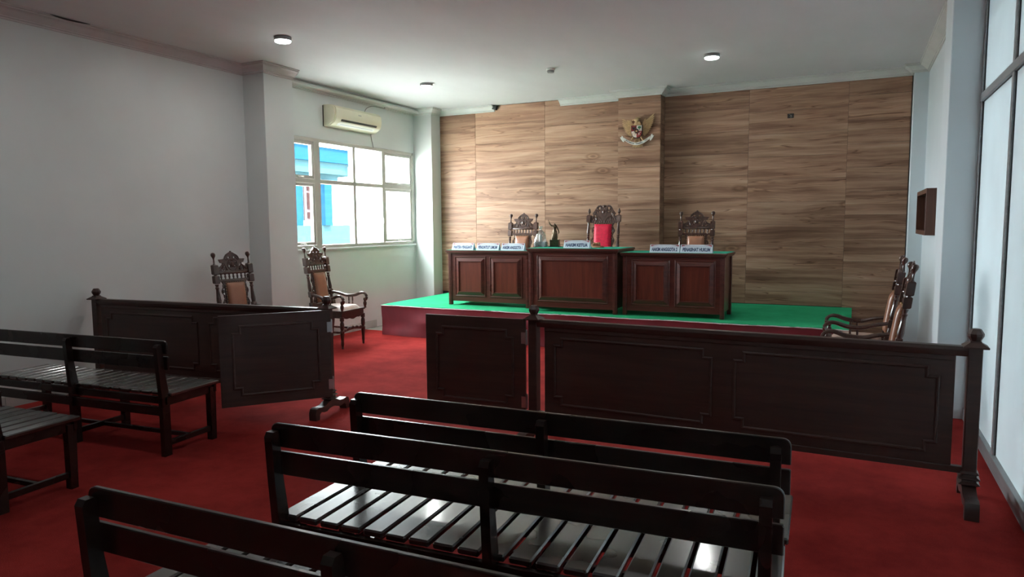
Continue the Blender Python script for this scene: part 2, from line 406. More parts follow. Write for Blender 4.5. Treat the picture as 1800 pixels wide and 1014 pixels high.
struct(MB().box(.635, XRW+.25, YR1, YR2, -.1, ZC, .004).obj('pillar', 'wall_r', smooth=0), 'white square pillar at the end of the panelled partition', 'pillar')
struct(MB().box(XW-.2, XPT+.3, YN-.2, YN, -.1, ZC).obj('wall_rear', 'wall', smooth=0), 'plain wall behind the viewer', 'wall')
# back wall with laminate planks
wb = MB().box(XC-.2, XR+.2, YB+.012, YB+.2, -.1, ZC).obj('wall_back', 'black', smooth=0)
struct(wb, 'back wall clad in brown wood-look planks', 'wall')
RH = .31; pm = {}
def plank(x0, x1, z0, z1, y, side=False, depth=.012):
    w, h = round((x1-x0)-.0025, 3), round(z1-z0-.002, 3); k = (w, h, side)
    if k not in pm:
        if side: pm[k] = MB().box(-.005, .005, -w/2, w/2, -h/2, h/2, .0012).mesh('plank', 0)
        else: pm[k] = MB().box(-w/2, w/2, 0, depth, -h/2, h/2, .0014).mesh('plank', 0)
    return link('plank', pm[k], wb, (((x0+x1)/2) if not side else y, y if not side else (x0+x1)/2, (z0+z1)/2))
for cx0, cx1, yy, off in ((XC, -5.73, YB, .1), (-5.73, -4.47, YB, 0), (-4.47, PX0, YB, .1), (PX0, PX1, PY, .2), (PX1, -1.37, YB, .05), (-1.37, -.12, YB, .12), (-.12, XR, YB, 0)):
    lo_ = .4425 if cx0 < -.5 else 0.0
    z = ZP-off-(.31*2 if lo_ == 0 else 0)
    while z < ZC-.01:
        z0, z1 = max(z, lo_), min(z+RH, ZC-.005)
        if z1-z0 > .03: plank(cx0, cx1, z0, z1, yy)
        z += RH
z = ZP-.2
while z < ZC-.01:
    z0, z1 = max(z, .4425), min(z+RH, ZC-.005)
    plank(PY+.012, YB, z0, z1, PX1-.005, True); z += RH
MB().box(PX0+.002, PX1-.012, PY+.0125, YB+.02, .4425, ZC-.003).obj('pilaster_core', 'black', wb, smooth=0)
MB().box(XR-.012, XR-.001, YB-.004, YB+.012, .40, ZC-.01).obj('edge_strip', 'black', wb, smooth=0)

# window ------------------------------------------------------------
win = thing('window_1', 'wide aluminium window with eight panes in the left alcove', 'window', (XW, 0, 0)); win['kind'] = 'structure'
fx0, fx1 = -.08, .012
ZT = 2.21
fr = MB()
fr.box(fx0, fx1, WY0, WY1, WZ0, WZ0+.045, .003).box(fx0, fx1, WY0, WY1, WZ1-.05, WZ1, .003)
fr.box(fx0, fx1, WY0, WY0+.05, WZ0, WZ1, .003).box(fx0, fx1, WY1-.055, WY1, WZ0, WZ1, .003)
fr.obj('frame', 'winframe', win, smooth=0)
for y0, y1 in ((7.63, 7.745), (8.465, 8.525), (9.185, 9.245)):
    MB().box(fx0+.004, fx1-.002, y0, y1, WZ0+.03, WZ1-.03, .003).obj('mullion', 'winframe', win, smooth=0)
MB().box(fx0+.01, fx1-.006, WY0+.04, WY1-.04, ZT-.028, ZT+.028, .003).obj('transom', 'winframe', win, smooth=0)
for y0, y1 in ((WY0+.05, 7.63), (9.245, WY1-.055)):
    for z0, z1 in ((WZ0+.045, ZT-.028), (ZT+.028, WZ1-.05)):
        a = .045; s_ = MB()
        s_.box(-.05, .0, y0+.004, y1-.004, z0+.004, z0+a).box(-.05, .0, y0+.004, y1-.004, z1-a, z1-.004)
        s_.box(-.05, .0, y0+.004, y0+a, z0+a, z1-a).box(-.05, .0, y1-a, y1-.004, z0+a, z1-a)
        sa = s_.obj('sash', 'winframe', win, smooth=0)
        MB().box(-.03, -.024, y0+a, y1-a, z0+a, z1-a).obj('pane', 'glass', sa, smooth=0)
        MB().box(.0, .018, (y0+y1)/2-.05, (y0+y1)/2+.05, z0+.008, z0+.028, .003).box(.012, .03, (y0+y1)/2-.01, (y0+y1)/2+.05, z0+.012, z0+.024, .003).obj('latch', 'winframe', sa, smooth=0)
for y0, y1 in ((7.745, 8.465), (8.525, 9.185)):
    for z0, z1 in ((WZ0+.045, ZT-.028), (ZT+.028, WZ1-.05)):
        MB().box(-.045, -.039, y0, y1, z0, z1).obj('pane', 'glass', win, smooth=0)
MB().box(-.02, .018, 9.19, 9.2, 1.62, 1.70, .003).obj('handle', 'whiteplastic', win, smooth=0)
struct(MB().box(XW-.01, XW+.03, WY0-.06, WY1+.02, WZ0-.03, WZ0-.002, .004).obj('trim_1', 'wall', smooth=0), 'narrow white sill under the window', 'sill')

# cornices ------------------------------------------------------------
CP = [(0, 0), (.015, 0), (.02, -.004)]
def crown(path, mat, name, label, sz=.1, flip=1):
    s_ = sz
    prof = [(0, 0), (s_*1.15, 0), (s_*1.15, -.010), (s_*1.02, -.014), (s_*1.02, -.026), (s_*.90, -.030), (s_*.72, -s_*.42), (s_*.45, -s_*.66), (s_*.30, -s_*.74), (s_*.30, -s_*.84), (s_*.16, -s_*.87), (s_*.16, -s_), (0, -s_)]
    prof = [(a*flip, b-.001) for a, b in prof]
    o = MB().sweep(path, prof).obj(name, mat, smooth=25)
    return struct(o, label, 'cornice')
z = ZC
crown([(XL, YN, z), (XL, YP1, z), (XP, YP1, z), (XP, YP2, z)], 'pink_cornice', 'trim_2', 'aged pinkish cornice along the left wall and pillar', .11, -1)
crown([(XP, YP2, z), (XW, YP2, z), (XW, YC, z), (XC, YC, z), (XC, YB, z), (-5.36, YB, z)], 'cornice', 'trim_3', 'white cornice over the window and left end of the wood wall', .1, -1)
crown([(-4.2, YB, z), (PX0, YB, z), (PX0, PY, z), (PX1, PY, z), (PX1, YB, z), (XR, YB, z), (XR, 10.2, z), (XRW, 10.2, z), (XRW, YR2, z), (.635, YR2, z), (.635, YR1, z), (XPT, YR1, z)], 'cornice', 'trim_4', 'white cornice over the right of the wood wall and right wall', .1, -1)
# broken corner of the cornice
br = MB().box(-5.37, -5.30, YB-.07, YB-.01, ZC-.075, ZC-.004, rot=Matrix.Rotation(.25, 3, 'Y')).obj('trim_5', 'black', smooth=0)
struct(br, 'dark broken end of the cornice above the wood wall', 'trim')
# white trunking pipe along the alcove ceiling
tag(MB().tube([(XW+.13, YP2+.02, ZC-.055), (XW+.13, YC-.02, ZC-.055)], .028, 10).obj('trunking_pipe', 'cornice'), 'white pipe running under the alcove ceiling above the window', 'pipe')
# stain / cracked gap in the left cornice
ck = smooth_pts([(XL+.130, 4.05, ZC-.004), (XL+.131, 4.2, ZC-.012), (XL+.130, 4.42, ZC-.003)], 5)
struct(MB().tube(ck, [.002+.006*math.sin(PI*i/(len(ck)-1)) for i in range(len(ck))], 6).obj('trim_6', 'black'), 'dark crack where the left cornice parts from the ceiling', 'trim')

# baseboards ------------------------------------------------------------
def tiles(name, label, p0, p1, n, nrm, h=.1, t=.012):
    base = bpy.data.objects.new(name, None); COL.objects.link(base); struct(base, label, 'baseboard')
    p0, p1 = Vector(p0), Vector(p1); d = (p1-p0)/n; L = d.length-.004
    me = MB().box(-L/2, L/2, 0, t, 0, h, .002).mesh('tile', 0)
    ang = math.atan2(d.y, d.x)
    # local +y must point along nrm
    if Vector((-math.sin(ang), math.cos(ang))).dot(Vector(nrm)) < 0: ang += PI
    for i in range(n):
        c = p0+d*(i+.5); link('tile', me, base, (c.x, c.y, -.01), ang)
    return base
tiles('baseboard_left', 'grey tile skirting along the left wall', (XL, YN, 0), (XL, YP1, 0), 28, (1, 0), .11)
tiles('baseboard_pillar', 'grey tile skirting around the left pillar', (XP, YP1, 0), (XP, YP2, 0), 2, (1, 0), .11)
tiles('baseboard_window', 'grey tile skirting under the window', (XW, YP2, 0), (XW, 8.95, 0), 7, (1, 0), .11)

# right partition ------------------------------------------------------------
pt = bpy.data.objects.new('wall_partition', None); COL.objects.link(pt); struct(pt, 'white panelled partition in aluminium frames on the right', 'wall')
yb = YR1-.02; ys = [yb, 5.31, 4.14, 2.97, 1.8, .63, -.54, -1.71, YN]
for i in range(len(ys)-1):
    y1, y0 = ys[i], ys[i+1]
    for z0, z1 in ((.09, 2.51), (2.56, ZC-.04)):
        MB().box(XPT+.018, XPT+.0195, y0+.020, y1-.020, z0-.01, z1+.01).obj('panel', 'panel', pt, smooth=0)
        # rubber gasket lines
        MB().box(XPT+.012, XPT+.02, y0+.026, y0+.036, z0, z1).box(XPT+.012, XPT+.02, y1-.036, y1-.026, z0, z1).box(XPT+.012, XPT+.02, y0+.03, y1-.03, z1-.01, z1).obj('gasket', 'black', pt, smooth=0)
for y in ys[:-1]:
    MB().box(XPT, XPT+.045, y-.028, y+.028, 0.0, ZC-.002, .003).obj('mullion', 'alu', pt, smooth=0)
MB().box(XPT-.006, XPT+.045, YN, YR1, 2.505, 2.565, .003).obj('middle_rail', 'alu', pt, smooth=0)
MB().box(XPT-.012, XPT+.045, YN, YR1, 0.0, .095, .003).obj('bottom_rail', 'alu', pt, smooth=0)
MB().box(XPT-.004, XPT+.045, YN, YR1, ZC-.045, ZC-.001, .003).obj('top_rail', 'alu', pt, smooth=0)

# ================================================================== OUTSIDE
def ext(o, label, cat): return tag(o, label, cat)
tag(MB().box(-90, XW-.25, -60, 90, -3.3, -3.2).obj('yard_ground', 'ext_ground', smooth=0), 'pale concrete yard outside below the window', 'ground')['kind'] = 'structure'
hb = thing('house', 'pale blue house with rounded canopy seen through the window', 'house', (-26, 0, 0))
def hbx(name, mat, par, d0, d1, y0, y1, z0, z1): return MB().box(d0, d1, y0, y1, z0, z1).obj(name, mat, par, smooth=0)
hbx('lower_wall', 'ext_cyan', hb, -8, .05, 25.0, 32.4, -3.2, 1.59)
hbx('upper_wall', 'ext_blue', hb, -8, 0, 25.0, 28.35, 1.59, 4.0)
hbx('white_wall', 'ext_white', hb, -8, -.02, 28.35, 31.6, 1.59, 4.0)
hbx('top_wall', 'ext_cyan', hb, -8, -.03, 25.0, 31.2, 4.0, 4.4)
hbx('corner_column', 'ext_blue', hb, -.1, .25, 29.75, 30.35, 1.59, 4.0)
wf = hbx('window_frame', 'ext_pale', hb, 0, .08, 28.36, 29.3, 1.85, 4.0)
for z0, z1 in ((1.96, 2.28), (2.45, 3.3), (3.42, 3.9)): hbx('shutter', 'ext_brown', wf, .08, .12, 28.55, 29.16, z0, z1)
def canopy(z0, z1, r, y1, mat, name):
    k = 1.6
    pts = [(-4, 20), (r, 20)] + [(r-k+k*math.cos(a), y1-k+k*math.sin(a)) for a in [PI/2*i/8 for i in range(9)]] + [(-4, y1)]
    MB().prism(pts, z0, z1, 'xy').obj(name, mat, hb, smooth=0)
canopy(4.95, 5.7, .6, 33.0, 'ext_blue', 'canopy_fascia')
canopy(4.35, 4.95, .4, 32.6, 'ext_cyan', 'canopy_soffit')
canopy(5.7, 5.8, .7, 33.1, 'ext_white', 'canopy_edge')
hw = thing('house', 'white rendered house filling most of the window view', 'house', (-26, 0, 0))
MB().box(-12, -1.5, 36, 70, -3.2, 8.2).obj('wall', 'ext_white', hw, smooth=0)
MB().box(-12.3, -1.1, 35.8, 70.2, 8.2, 8.4).obj('roof_slab', 'ext_white', hw, smooth=0)

# ================================================================== PLATFORM
pf = thing('judges_platform', 'raised platform with green felt top and maroon cloth skirt', 'platform', (0, 0, 0))
MB().box(XPF+.01, XPR-.01, YPF+.02, PY-.01, .001, ZP-.012).obj('deck', 'shelfwood', pf, smooth=0)
# felt top with slightly ragged front edge
fm = MB(); bm = fm.bm; nx = 90; rows = []
for i in range(nx+1):
    x = XPF-.005+(XPR-XPF+.01)*i/nx
    wv = .012*math.sin(i*.9)+.010*math.sin(i*.37+1)+random.uniform(-.004, .004)
    lift = 0
    rows.append([bm.verts.new(p) for p in ((x, YB-.014, ZP), (x, YPF+.25, ZP), (x, YPF+.03, ZP+lift*.6), (x, YPF-.012+wv*.5, ZP+.001+lift), (x, YPF-.014+wv*.5, ZP-.006+lift), (x, YPF+.03, ZP-.008), (x, YB-.014, ZP-.012))])
for a, b in zip(rows, rows[1:]):
    for k in range(6): bm.faces.new((a[k], a[k+1], b[k+1], b[k]))
fm.obj('felt_top', 'green', pf, 60)
# pale frayed edge of the felt
eg = MB(); pts = [Vector(((XPF+(XPR-XPF)*i/140), YPF-.019+.004*math.sin(i*1.3), ZP-.010+.003*math.sin(i*.21)+random.uniform(-.0015, .0015))) for i in range(141)]
eg.tube(pts, .007, 5).obj('felt_edge', 'cornice', pf)
# skirt: wrinkled cloth
sk = MB(); bm = sk.bm; NX, NZ = 150, 10; g = []
for i in range(NX+1):
    u = i/NX; x = XPF+(XPR-XPF)*u; col_ = []
    for j in range(NZ+1):
        v = j/NZ
        y = YPF-.016+.014*math.sin(x*2.1+3*v)*v+.016*math.sin(x*4.3+1.5+v*2)*math.sin(v*3)+.007*math.sin(x*9+v*6)*v+.010*math.sin(v*11+1.5*math.sin(x*1.7))*v
        col_.append(bm.verts.new((x, min(y, YPF+.012), .002+(ZP-.012)*(1-v))))
    g.append(col_)
for i in range(NX):
    for j in range(NZ): bm.faces.new((g[i][j], g[i+1][j], g[i+1][j+1], g[i][j+1]))
for xx, sgn in ((XPF, -1), (XPR, 1)):      # end returns
    a = [bm.verts.new(p) for p in ((xx, YPF, .002), (xx, YB-.005, .002), (xx, YB-.005, ZP-.012), (xx, YPF, ZP-.012))]; bm.faces.new(a)
sk.obj('skirt', 'maroon', pf, 60)

# ================================================================== BENCHES
BL = 1.885
def make_bench(label, loc, rz):
    t = thing('bench', label, 'bench', loc, rz, 'slatted wooden benches')
    hl = BL/2
    # back posts, gently raked above the seat
    for x in (-hl+.028, 0, hl-.05):
        m_ = MB(); w = .018; bm = m_.bm
        pr = [(0, 0), (.062, 0), (.062, .42), (.035, .60), (.022, .775), (.016, .79), (-.012, .79), (-.024, .772), (-.014, .60), (0, .42)]
        m_.prism([(y, z) for y, z in pr], x-w, x+w, 'yz').obj('back_post', 'bench', t, 20)
    for z0, z1, yy in ((.722, .815, .026), (.612, .704, .030)):
        # rail board with rounded outer corners
        pts = []; r = .028 if z0 > .7 else .006
        for cx, cz, a0 in ((hl-r, z0+.004, -PI/2), (hl-r, z1-r, 0), (-hl+r, z1-r, PI/2), (-hl+r, z0+.004, PI)):
            if cz > (z0+z1)/2: pts += [(cx+r*math.cos(a0+PI/2*k/4), cz+r*math.sin(a0+PI/2*k/4)) for k in range(5)]
            else: pts += [(cx+(r if cx > 0 else -r), z0)]
        m_ = MB().prism(pts, yy, yy+.017, 'xz'); bmesh.ops.bevel(m_.bm, geom=m_.bm.edges[:], offset=.003, segments=1, affect='EDGES')
        m_.obj('back_rail', 'bench', t, 20)
    for x in (-hl+.03, 0, hl-.05):
        m_ = MB(); m_.prism([(.425, 0), (.47, 0), (.48, .40), (.425, .40)], x-.024, x+.024, 'yz').obj('front_leg', 'bench', t, 0)
    MB().box(-hl+.01, hl-.02, .462, .482, .36, .418, .002).obj('front_apron', 'bench', t, smooth=0)
    MB().box(-hl+.01, hl-.02, .03, .052, .365, .418, .002).obj('back_apron', 'bench', t, smooth=0)
    for x in (-hl+.03, hl-.05): MB().box(x-.014, x+.014, .06, .47, .355, .418, .002).obj('side_apron', 'bench', t, smooth=0)
    MB().box(-hl+.05, hl-.07, .012, .035, .285, .35, .002).obj('lower_back_rail', 'bench', t, smooth=0)
    for x in (-hl+.03, 0, hl-.05): MB().box(x-.014, x+.014, .06, .43, .068, .105, .002).obj('side_stretcher', 'bench', t, smooth=0)
    MB().box(-hl+.04, hl-.06, .235, .262, .072, .10, .002).obj('long_stretcher', 'bench', t, smooth=0)
    me = MB().box(-.0425, .0425, 0, .445, -.004, .022, .006).mesh('slat', 0)
    n = 19; pitch = (BL-.09)/(n-1)
    for i in range(n):
        x = -hl+.045+i*pitch; o = link('slat', me, t, (x+random.uniform(-.0015, .0015), .048+random.uniform(-.002, .002), .4225+random.uniform(0, .0006)))
        o.rotation_euler.x = random.uniform(-.004, .004)
    return t
def bench_at(xa, ya, xb, yb): # ends of the back rail -> origin and angle
    a = math.atan2(yb-ya, xb-xa); return ((xa+xb)/2, (ya+yb)/2, 0), a
def place(xe, ye, deg, left):  # one end known
    a = math.radians(deg); s_ = 1 if left else -1
    return (xe+s_*BL/2*math.cos(a)-(-0.0), ye+s_*BL/2*math.sin(a), 0), a
loc, a = bench_at(-2.065, 2.535, -.165, 2.61)
b0 = make_bench('dark slatted bench right behind the long right-hand barrier', (loc[0], loc[1]-.03, 0), a)
loc, a = bench_at(-2.022, 2.0, -.165, 2.11)
copy_tree(b0, 'dark slatted bench in the middle of the central row, its seat slats shining', (loc[0], loc[1]-.03, 0), a)
loc, a = place(-2.075, 1.29, 2.0, True)
copy_tree(b0, 'dark slatted bench nearest the viewer, cut off by the lower edge', (loc[0], loc[1]-.03, 0), a)
loc, a = place(-4.225, 3.195, 4.6, False)
copy_tree(b0, 'dark slatted bench on the left beside the left barrier and its gate', loc, a)
loc, a = place(-4.2, 2.12, 4.0, False)
copy_tree(b0, 'dark slatted bench at the left edge with only its right end in view', loc, a)

for o_ in [o for o in COL.objects if o.get('category') == 'bench' and ('right behind' in o['label'] or 'middle' in o['label'])]: o_.scale = (1, 1, 1.018)

# ================================================================== BARRIERS
def finial(m_, x, y, z, w=.034):
    m_.lathe([(w, z), (w*1.75, z+.004), (w*1.8, z+.012), (w*.8, z+.035), (w*.75, z+.042)], x, y, sq=True)
    m_.lathe([(w*.75, z+.042), (w*1.15, z+.068), (w*1.18, z+.082), (w*.72, z+.108), (w*.6, z+.11)], x, y, seg=8)
def make_post(t, x, y=0):
    w = .034
    m_ = MB().box(x-w, x+w, y-w, y+w, .20, .90, .004)
    m_.obj('post', 'barrier', t, smooth=0)
    m_ = MB(); finial(m_, x, y, .895, w); m_.obj('finial', 'barrier', t, smooth=0)
    m_ = MB().lathe([(.03, .11), (.036, .125), (.052, .135), (.036, .146), (.034, .155), (.052, .165), (.036, .176), (.034, .185), (.046, .195), (.034, .205)], x, y, sq=True)
    m_.obj('turned_collar', 'barrier', t, smooth=0)
    half = [(0, .125), (.05, .12), (.10, .098), (.15, .094), (.195, .102), (.228, .092), (.242, .06), (.24, 0), (.19, 0), (.187, .04), (.165, .058), (.13, .048), (.09, .045), (.05, .062), (0, .068)]
    top = half[:8]; bot = half[8:]
    pts = [(-a, b) for a, b in top[::-1]] + top[1:] + bot + [(-a, b) for a, b in bot[::-1][1:]]
    pts = [(y+a, b) for a, b in pts]
    m_ = MB().prism(pts, x-.034, x+.034, 'yz'); m_.obj('foot', 'barrier', t, 40)
def notch_loop(x0, x1, z0, z1, nx=.055, nz=.055, y=0):
    return [(x0+nx, y, z1), (x1-nx, y, z1), (x1-nx, y, z1-nz), (x1, y, z1-nz), (x1, y, z0+nz), (x1-nx, y, z0+nz), (x1-nx, y, z0), (x0+nx, y, z0), (x0+nx, y, z0+nz), (x0, y, z0+nz), (x0, y, z1-nz), (x0+nx, y, z1-nz)]
def moulding(t, x0, x1, z0, z1, ysurf, name='moulding'):
    m_ = MB()
    for sg, yy in ((-1, -ysurf), (1, ysurf)):
        pr = [(-.010, 0), (.010, 0), (.009, .007*1), (.003, .010), (-.004, .009), (-.009, .004)]
        m_.sweep(notch_loop(x0, x1, z0, z1, y=yy), [(a, b) for a, b in pr], True, (0, sg, 0))
    m_.obj(name, 'barrier', t, 20)
def make_barrier(label, pa, pb, gap=.055):
    pa, pb = Vector(pa), Vector(pb); L = (pb-pa).length; ang = math.atan2(pb.y-pa.y, pb.x-pa.x); c = (pa+pb)/2
    t = thing('courtroom_barrier', label, 'barrier', (c.x, c.y, 0), ang, 'freestanding panelled barriers')
    h = L/2
    make_post(t, -h); make_post(t, h)
    m_ = MB(); prof = [(-.030, .865), (-.022, .85), (.022, .85), (.030, .865), (.034, .885), (.028, .905), (-.028, .905), (-.034, .885)]
    m_.prism(prof, -h+.03, h-.03, 'yz').obj('top_rail', 'barrier', t, 20)
    MB().box(-h+.034, h-.034, -.020, .020, .185, .222, .003).obj('bottom_rail', 'barrier', t, smooth=0)
    MB().box(-h+.034+gap, h-.034-gap-.0, -.0125, .0125, .222, .852, .002).obj('panel_board', 'barrier', t, smooth=0)
    MB().box(-h+.034+gap, h-.034-gap, -.019, .019, .822, .851, .003).obj('cap_bead', 'barrier', t, smooth=0)
    ins = .034+gap+.08; mid = .075
    moulding(t, -h+ins, -mid, .292, .775, .0125); moulding(t, mid, h-ins, .292, .775, .0125)
    return t
make_barrier('long dark panelled barrier on the left with its gate half open', (-6.60, 4.30), (-3.965, 4.56), .03)
make_barrier('long dark panelled barrier on the right reaching the white partition', (-2.085, 4.63), (.622, 4.54))
def make_gate(label, hinge, free, zb=.17, zt=.9):
    hinge, free = Vector(hinge), Vector(free); L = (free-hinge).length; ang = math.atan2(free.y-hinge.y, free.x-hinge.x)
    t = thing('barrier_gate', label, 'gate', (hinge.x, hinge.y, 0), ang, 'gate leaves of the barriers')
    MB().box(.0, L, -.0125, .0125, zb, zt, .002).obj('leaf', 'barrier', t, smooth=0)
    moulding(t, .1, L-.1, zb+.09, zt-.09, .0125)
    for z0 in (zb+.06, zt-.19):
        hg = MB().tube([(-.008, 0, z0), (-.008, 0, z0+.1)], .009, 8).box(-.006, .03, -.016, .016, z0+.008, z0+.092)
        hg.ball((-.008, 0, z0+.105), .008, u=8, v=6)
        hg.obj('hinge', 'hinge', t)
    return t
make_gate('left gate leaf swung open towards the benches', (-3.885, 4.505), (-4.435, 3.845))
make_gate('right gate leaf closed across the gap beside the right barrier', (-2.15, 4.62), (-3.0, 4.60))

# ================================================================== CARVED CHAIRS (front towards local -y)
def mirror(pts): return pts + [(-x, z) for x, z in reversed(pts) if abs(x) > 1e-6]
def make_chair(label, loc, rz, grand=False, group='carved armchairs'):
    t = thing('carved_armchair', label, 'chair', loc, rz, group)
    yb0, yb1 = .22, .345           # back line at seat height and at z=1.25
    def yb(z): return yb0+(yb1-yb0)*max(0, (z-.45))/.8 if z > .45 else yb0+.05*(.45-z)/.45
    # seat
    m_ = MB(); out = [(-.265, -.265), (.265, -.265), (.225, .235), (-.225, .235)]
    m_.prism(out, .455, .478, 'xy'); bmesh.ops.bevel(m_.bm, geom=m_.bm.edges[:], offset=.005, segments=2, affect='EDGES')
    m_.prism([(-.245, -.245), (.245, -.245), (.21, .22), (-.21, .22)], .385, .457, 'xy'); m_.obj('seat_frame', 'carved', t)
    # scalloped front apron lip
    lip = [(-.22, .40)] + [(-.22+.44*i/20, .375-.012*math.sin(PI*i/20*3)**2+.01*math.cos(PI*i/10)) for i in range(21)] + [(.22, .40)]
    MB().prism(lip, -.248, -.236, 'xz').obj('apron', 'carved', t, 0)
    cu = MB(); bm = cu.bm; n = 14; g = []
    for i in range(n+1):
        row = []
        for j in range(n+1):
            u, v = i/n*2-1, j/n*2-1; e = (1-abs(u)**6)**.5*(1-abs(v)**6)**.5
            but = .012*math.exp(-(((u*3) % 1.0-.5)**2+((v*3) % 1.0-.5)**2)*14) if e > .6 else 0
            w = .222-.018*(v+1)
            row.append(bm.verts.new((u*w, v*.215-.02, .475+.058*e-but)))
        g.append(row)
    for i in range(n):
        for j in range(n): bm.faces.new((g[i][j], g[i+1][j], g[i+1][j+1], g[i][j+1]))
    cu.obj('seat_cushion', 'pale_leather', t, 70)
    # legs
    for sx in (-1, 1):
        MB().lathe([(.010, 0), (.017, .012), (.014, .035), (.021, .06), (.018, .10), (.024, .16), (.027, .19), (.027, .225), (.018, .235), (.026, .26), (.028, .31), (.018, .345), (.028, .352), (.028, .40)], sx*.235, -.238, 12).obj('front_leg', 'carved', t)
        MB().lathe([(.019, 0), (.021, .2), (.024, .45)], sx*.205, yb(0), sq=True, top=(sx*.205, yb0)).obj('back_leg', 'carved', t, 0)
        MB().tube([(sx*.235, -.235, .205), (sx*.22, 0, .20), (sx*.205, .235, .205)], [.012, .016, .012], 8).obj('side_stretcher', 'carved', t)
        # back post
        def ring(z0, z1, r): return r
        ptop = (sx*.215, yb(1.25))
        m_ = MB(); P = lambda z: (sx*.215, yb(z))
        def sqb(z0, z1, r=.029): m_.lathe([(r*.75, z0-.008), (r, z0), (r, z1), (r*.75, z1+.008)], P(z0)[0], P(z0)[1], sq=True, top=P(z1))
        def tr(prof): m_.lathe(prof, P(prof[0][1])[0], P(prof[0][1])[1], 10, top=P(prof[-1][1]))
        sqb(.45, .56); tr([(.018, .56), (.024, .575), (.02, .60), (.018, .64)]); sqb(.64, .70, .024)
        tr([(.017, .70), (.022, .71), (.026, .75), (.019, .83), (.016, .87), (.022, .885), (.015, .90), (.022, .925)])
        if not grand:
            sqb(.94, 1.01); tr([(.017, 1.01), (.017, 1.03)]); sqb(1.035, 1.125)
            tr([(.020, 1.13), (.010, 1.145), (.008, 1.19), (.012, 1.205), (.024, 1.225), (.026, 1.24), (.020, 1.255), (.006, 1.262)])
        else:
            tr([(.017, .93), (.022, .95), (.014, 1.07), (.020, 1.09)]); sqb(1.10, 1.18)
            tr([(.018, 1.18), (.009, 1.195), (.010, 1.21), (.022, 1.225), (.020, 1.245), (.006, 1.28)])
        m_.obj('back_post', 'carved', t)
        # arm
        arm = smooth_pts([(sx*.215, yb(.67)-.01, .672), (sx*.235, .13, .655), (sx*.25, .02, .625), (sx*.258, -.10, .632), (sx*.26, -.19, .66), (sx*.262, -.245, .662), (sx*.262, -.282, .635), (sx*.262, -.285, .595), (sx*.26, -.268, .575)], 5)
        nA = len(arm); rad = [.015+.006*abs(math.sin(PI*i/(nA-1)*1.5)) for i in range(nA)]
        MB().tube(arm, rad, 8, 1.25).obj('arm', 'carved', t)
        MB().lathe([(.017, .47), (.022, .478), (.014, .487), (.022, .515), (.024, .535), (.014, .56), (.021, .572), (.018, .60)], sx*.258, -.262, 12).obj('arm_support', 'carved', t)
        m_ = MB()
        for yy in (-.075, -.015):
            m_.lathe([(.006, .47), (.009, .50), (.011, .52), (.006, .55), (.010, .565), (.007, .632)], sx*.245, yy, 8)
        m_.obj('arm_spindles', 'carved', t)
    # carved front stretcher
    fs = [(-.235+.47*i/24, -.236, .205+.025*math.sin(PI*i/24)+.012*abs(math.sin(PI*i/24*5))) for i in range(25)]
    MB().tube(fs, [.012+.012*abs(math.sin(PI*i/24*5)) for i in range(25)], 8, .7).obj('front_stretcher', 'carved', t)
    # back: lower rails and padded panel
    def tilted(me, z0, yoff=0):   # lean a mesh drawn in the xz plane with the back
        k = (yb1-yb0)/.8
        for v in me.vertices: v.co.y += yb0+k*(v.co.z+z0-.45)+yoff; v.co.z += z0
        return me
    k = 0
    topz = .955 if not grand else 1.085
    m_ = MB().box(-.195, .195, -.012, .012, 0, .045, .004); link('lower_rail', tilted(m_.mesh('carved', 0), .50), t)
    ph = topz-.555
    m_ = MB().box(-.125, .125, -.014, .008, 0, ph, .004); link('panel_frame', tilted(m_.mesh('carved', 0), .55), t)
    pw = .112 if not grand else .124
    m_ = MB().pillow(-pw, pw, .012, ph-.015, -.012, .04); link('back_pad', tilted(m_.mesh('red_pad' if grand else 'leather', 70), .55), t)
    m_ = MB()
    for i in range(9):
        m_.ball((-pw+2*pw*i/8, -.018, ph-.008), .005, u=6, v=4)
    for i in range(1, 14):
        for sx in (-1, 1): m_.ball((sx*(pw+.007), -.018, ph-.008-(ph-.01)*i/14), .005, u=6, v=4)
    link('nail_studs', tilted(m_.mesh('brass', 60), .55), t)
    # openwork scrolls either side of the pad
    for sx in (-1, 1):
        lo = []; hi = []; nn = 40
        for i in range(nn+1):
            zz = ph*i/nn; lo.append((sx*.124, zz)); hi.append((sx*(.150+.014*math.sin(zz*48)), zz))
        holes = [ell(sx*(.141+.004*math.sin(c*48)), c, .0075, .022, 10) for c in [ph*(.09+.13*q) for q in range(7)]]
        me = filled([lo+hi[::-1]]+holes, .009, 'carved', .002)
        link('side_scroll', tilted(me, .55), t)
    # crest
    if not grand:
        link('mid_rail', tilted(MB().box(-.19, .19, -.013, .013, .015, .040, .004).mesh('carved', 0), .935), t)
        m_ = MB()
        for i in range(7):
            x = -.15+.05*i; m_.lathe([(.012, .040), (.007, .048), (.012, .064), (.007, .082), (.013, .096)], x, 0, 8)
        link('spindle_row', tilted(m_.mesh('carved', 50), .935), t)
        half = [(0, .232), (.02, .228), (.03, .222), (.058, .208), (.078, .185), (.09, .163), (.105, .158), (.158, .155), (.150, .138), (.143, .122), (.118, .118), (.118, .104), (.135, .088), (.160, .075), (.192, .068), (.192, 0)]
        outl = half + [(-x, z_) for x, z_ in half[::-1] if x > 0]
        holes = []
        for sx in (-1, 1):
            holes += [ell(sx*.034, .175, .016, .012, 10), ell(sx*.034, .088, .013, .020, 10, sx*.4), ell(sx*.098, .092, .010, .030, 10, -sx*.5), ell(sx*.125, .045, .008, .018, 8, -sx*.9), ell(sx*.050, .130, .009, .012, 8, sx*.3), ell(sx*.075, .045, .008, .013, 8)]
        me = filled([outl]+holes, .009, 'carved', .002); link('crest', tilted(me, 1.03), t)
        rel = MB()
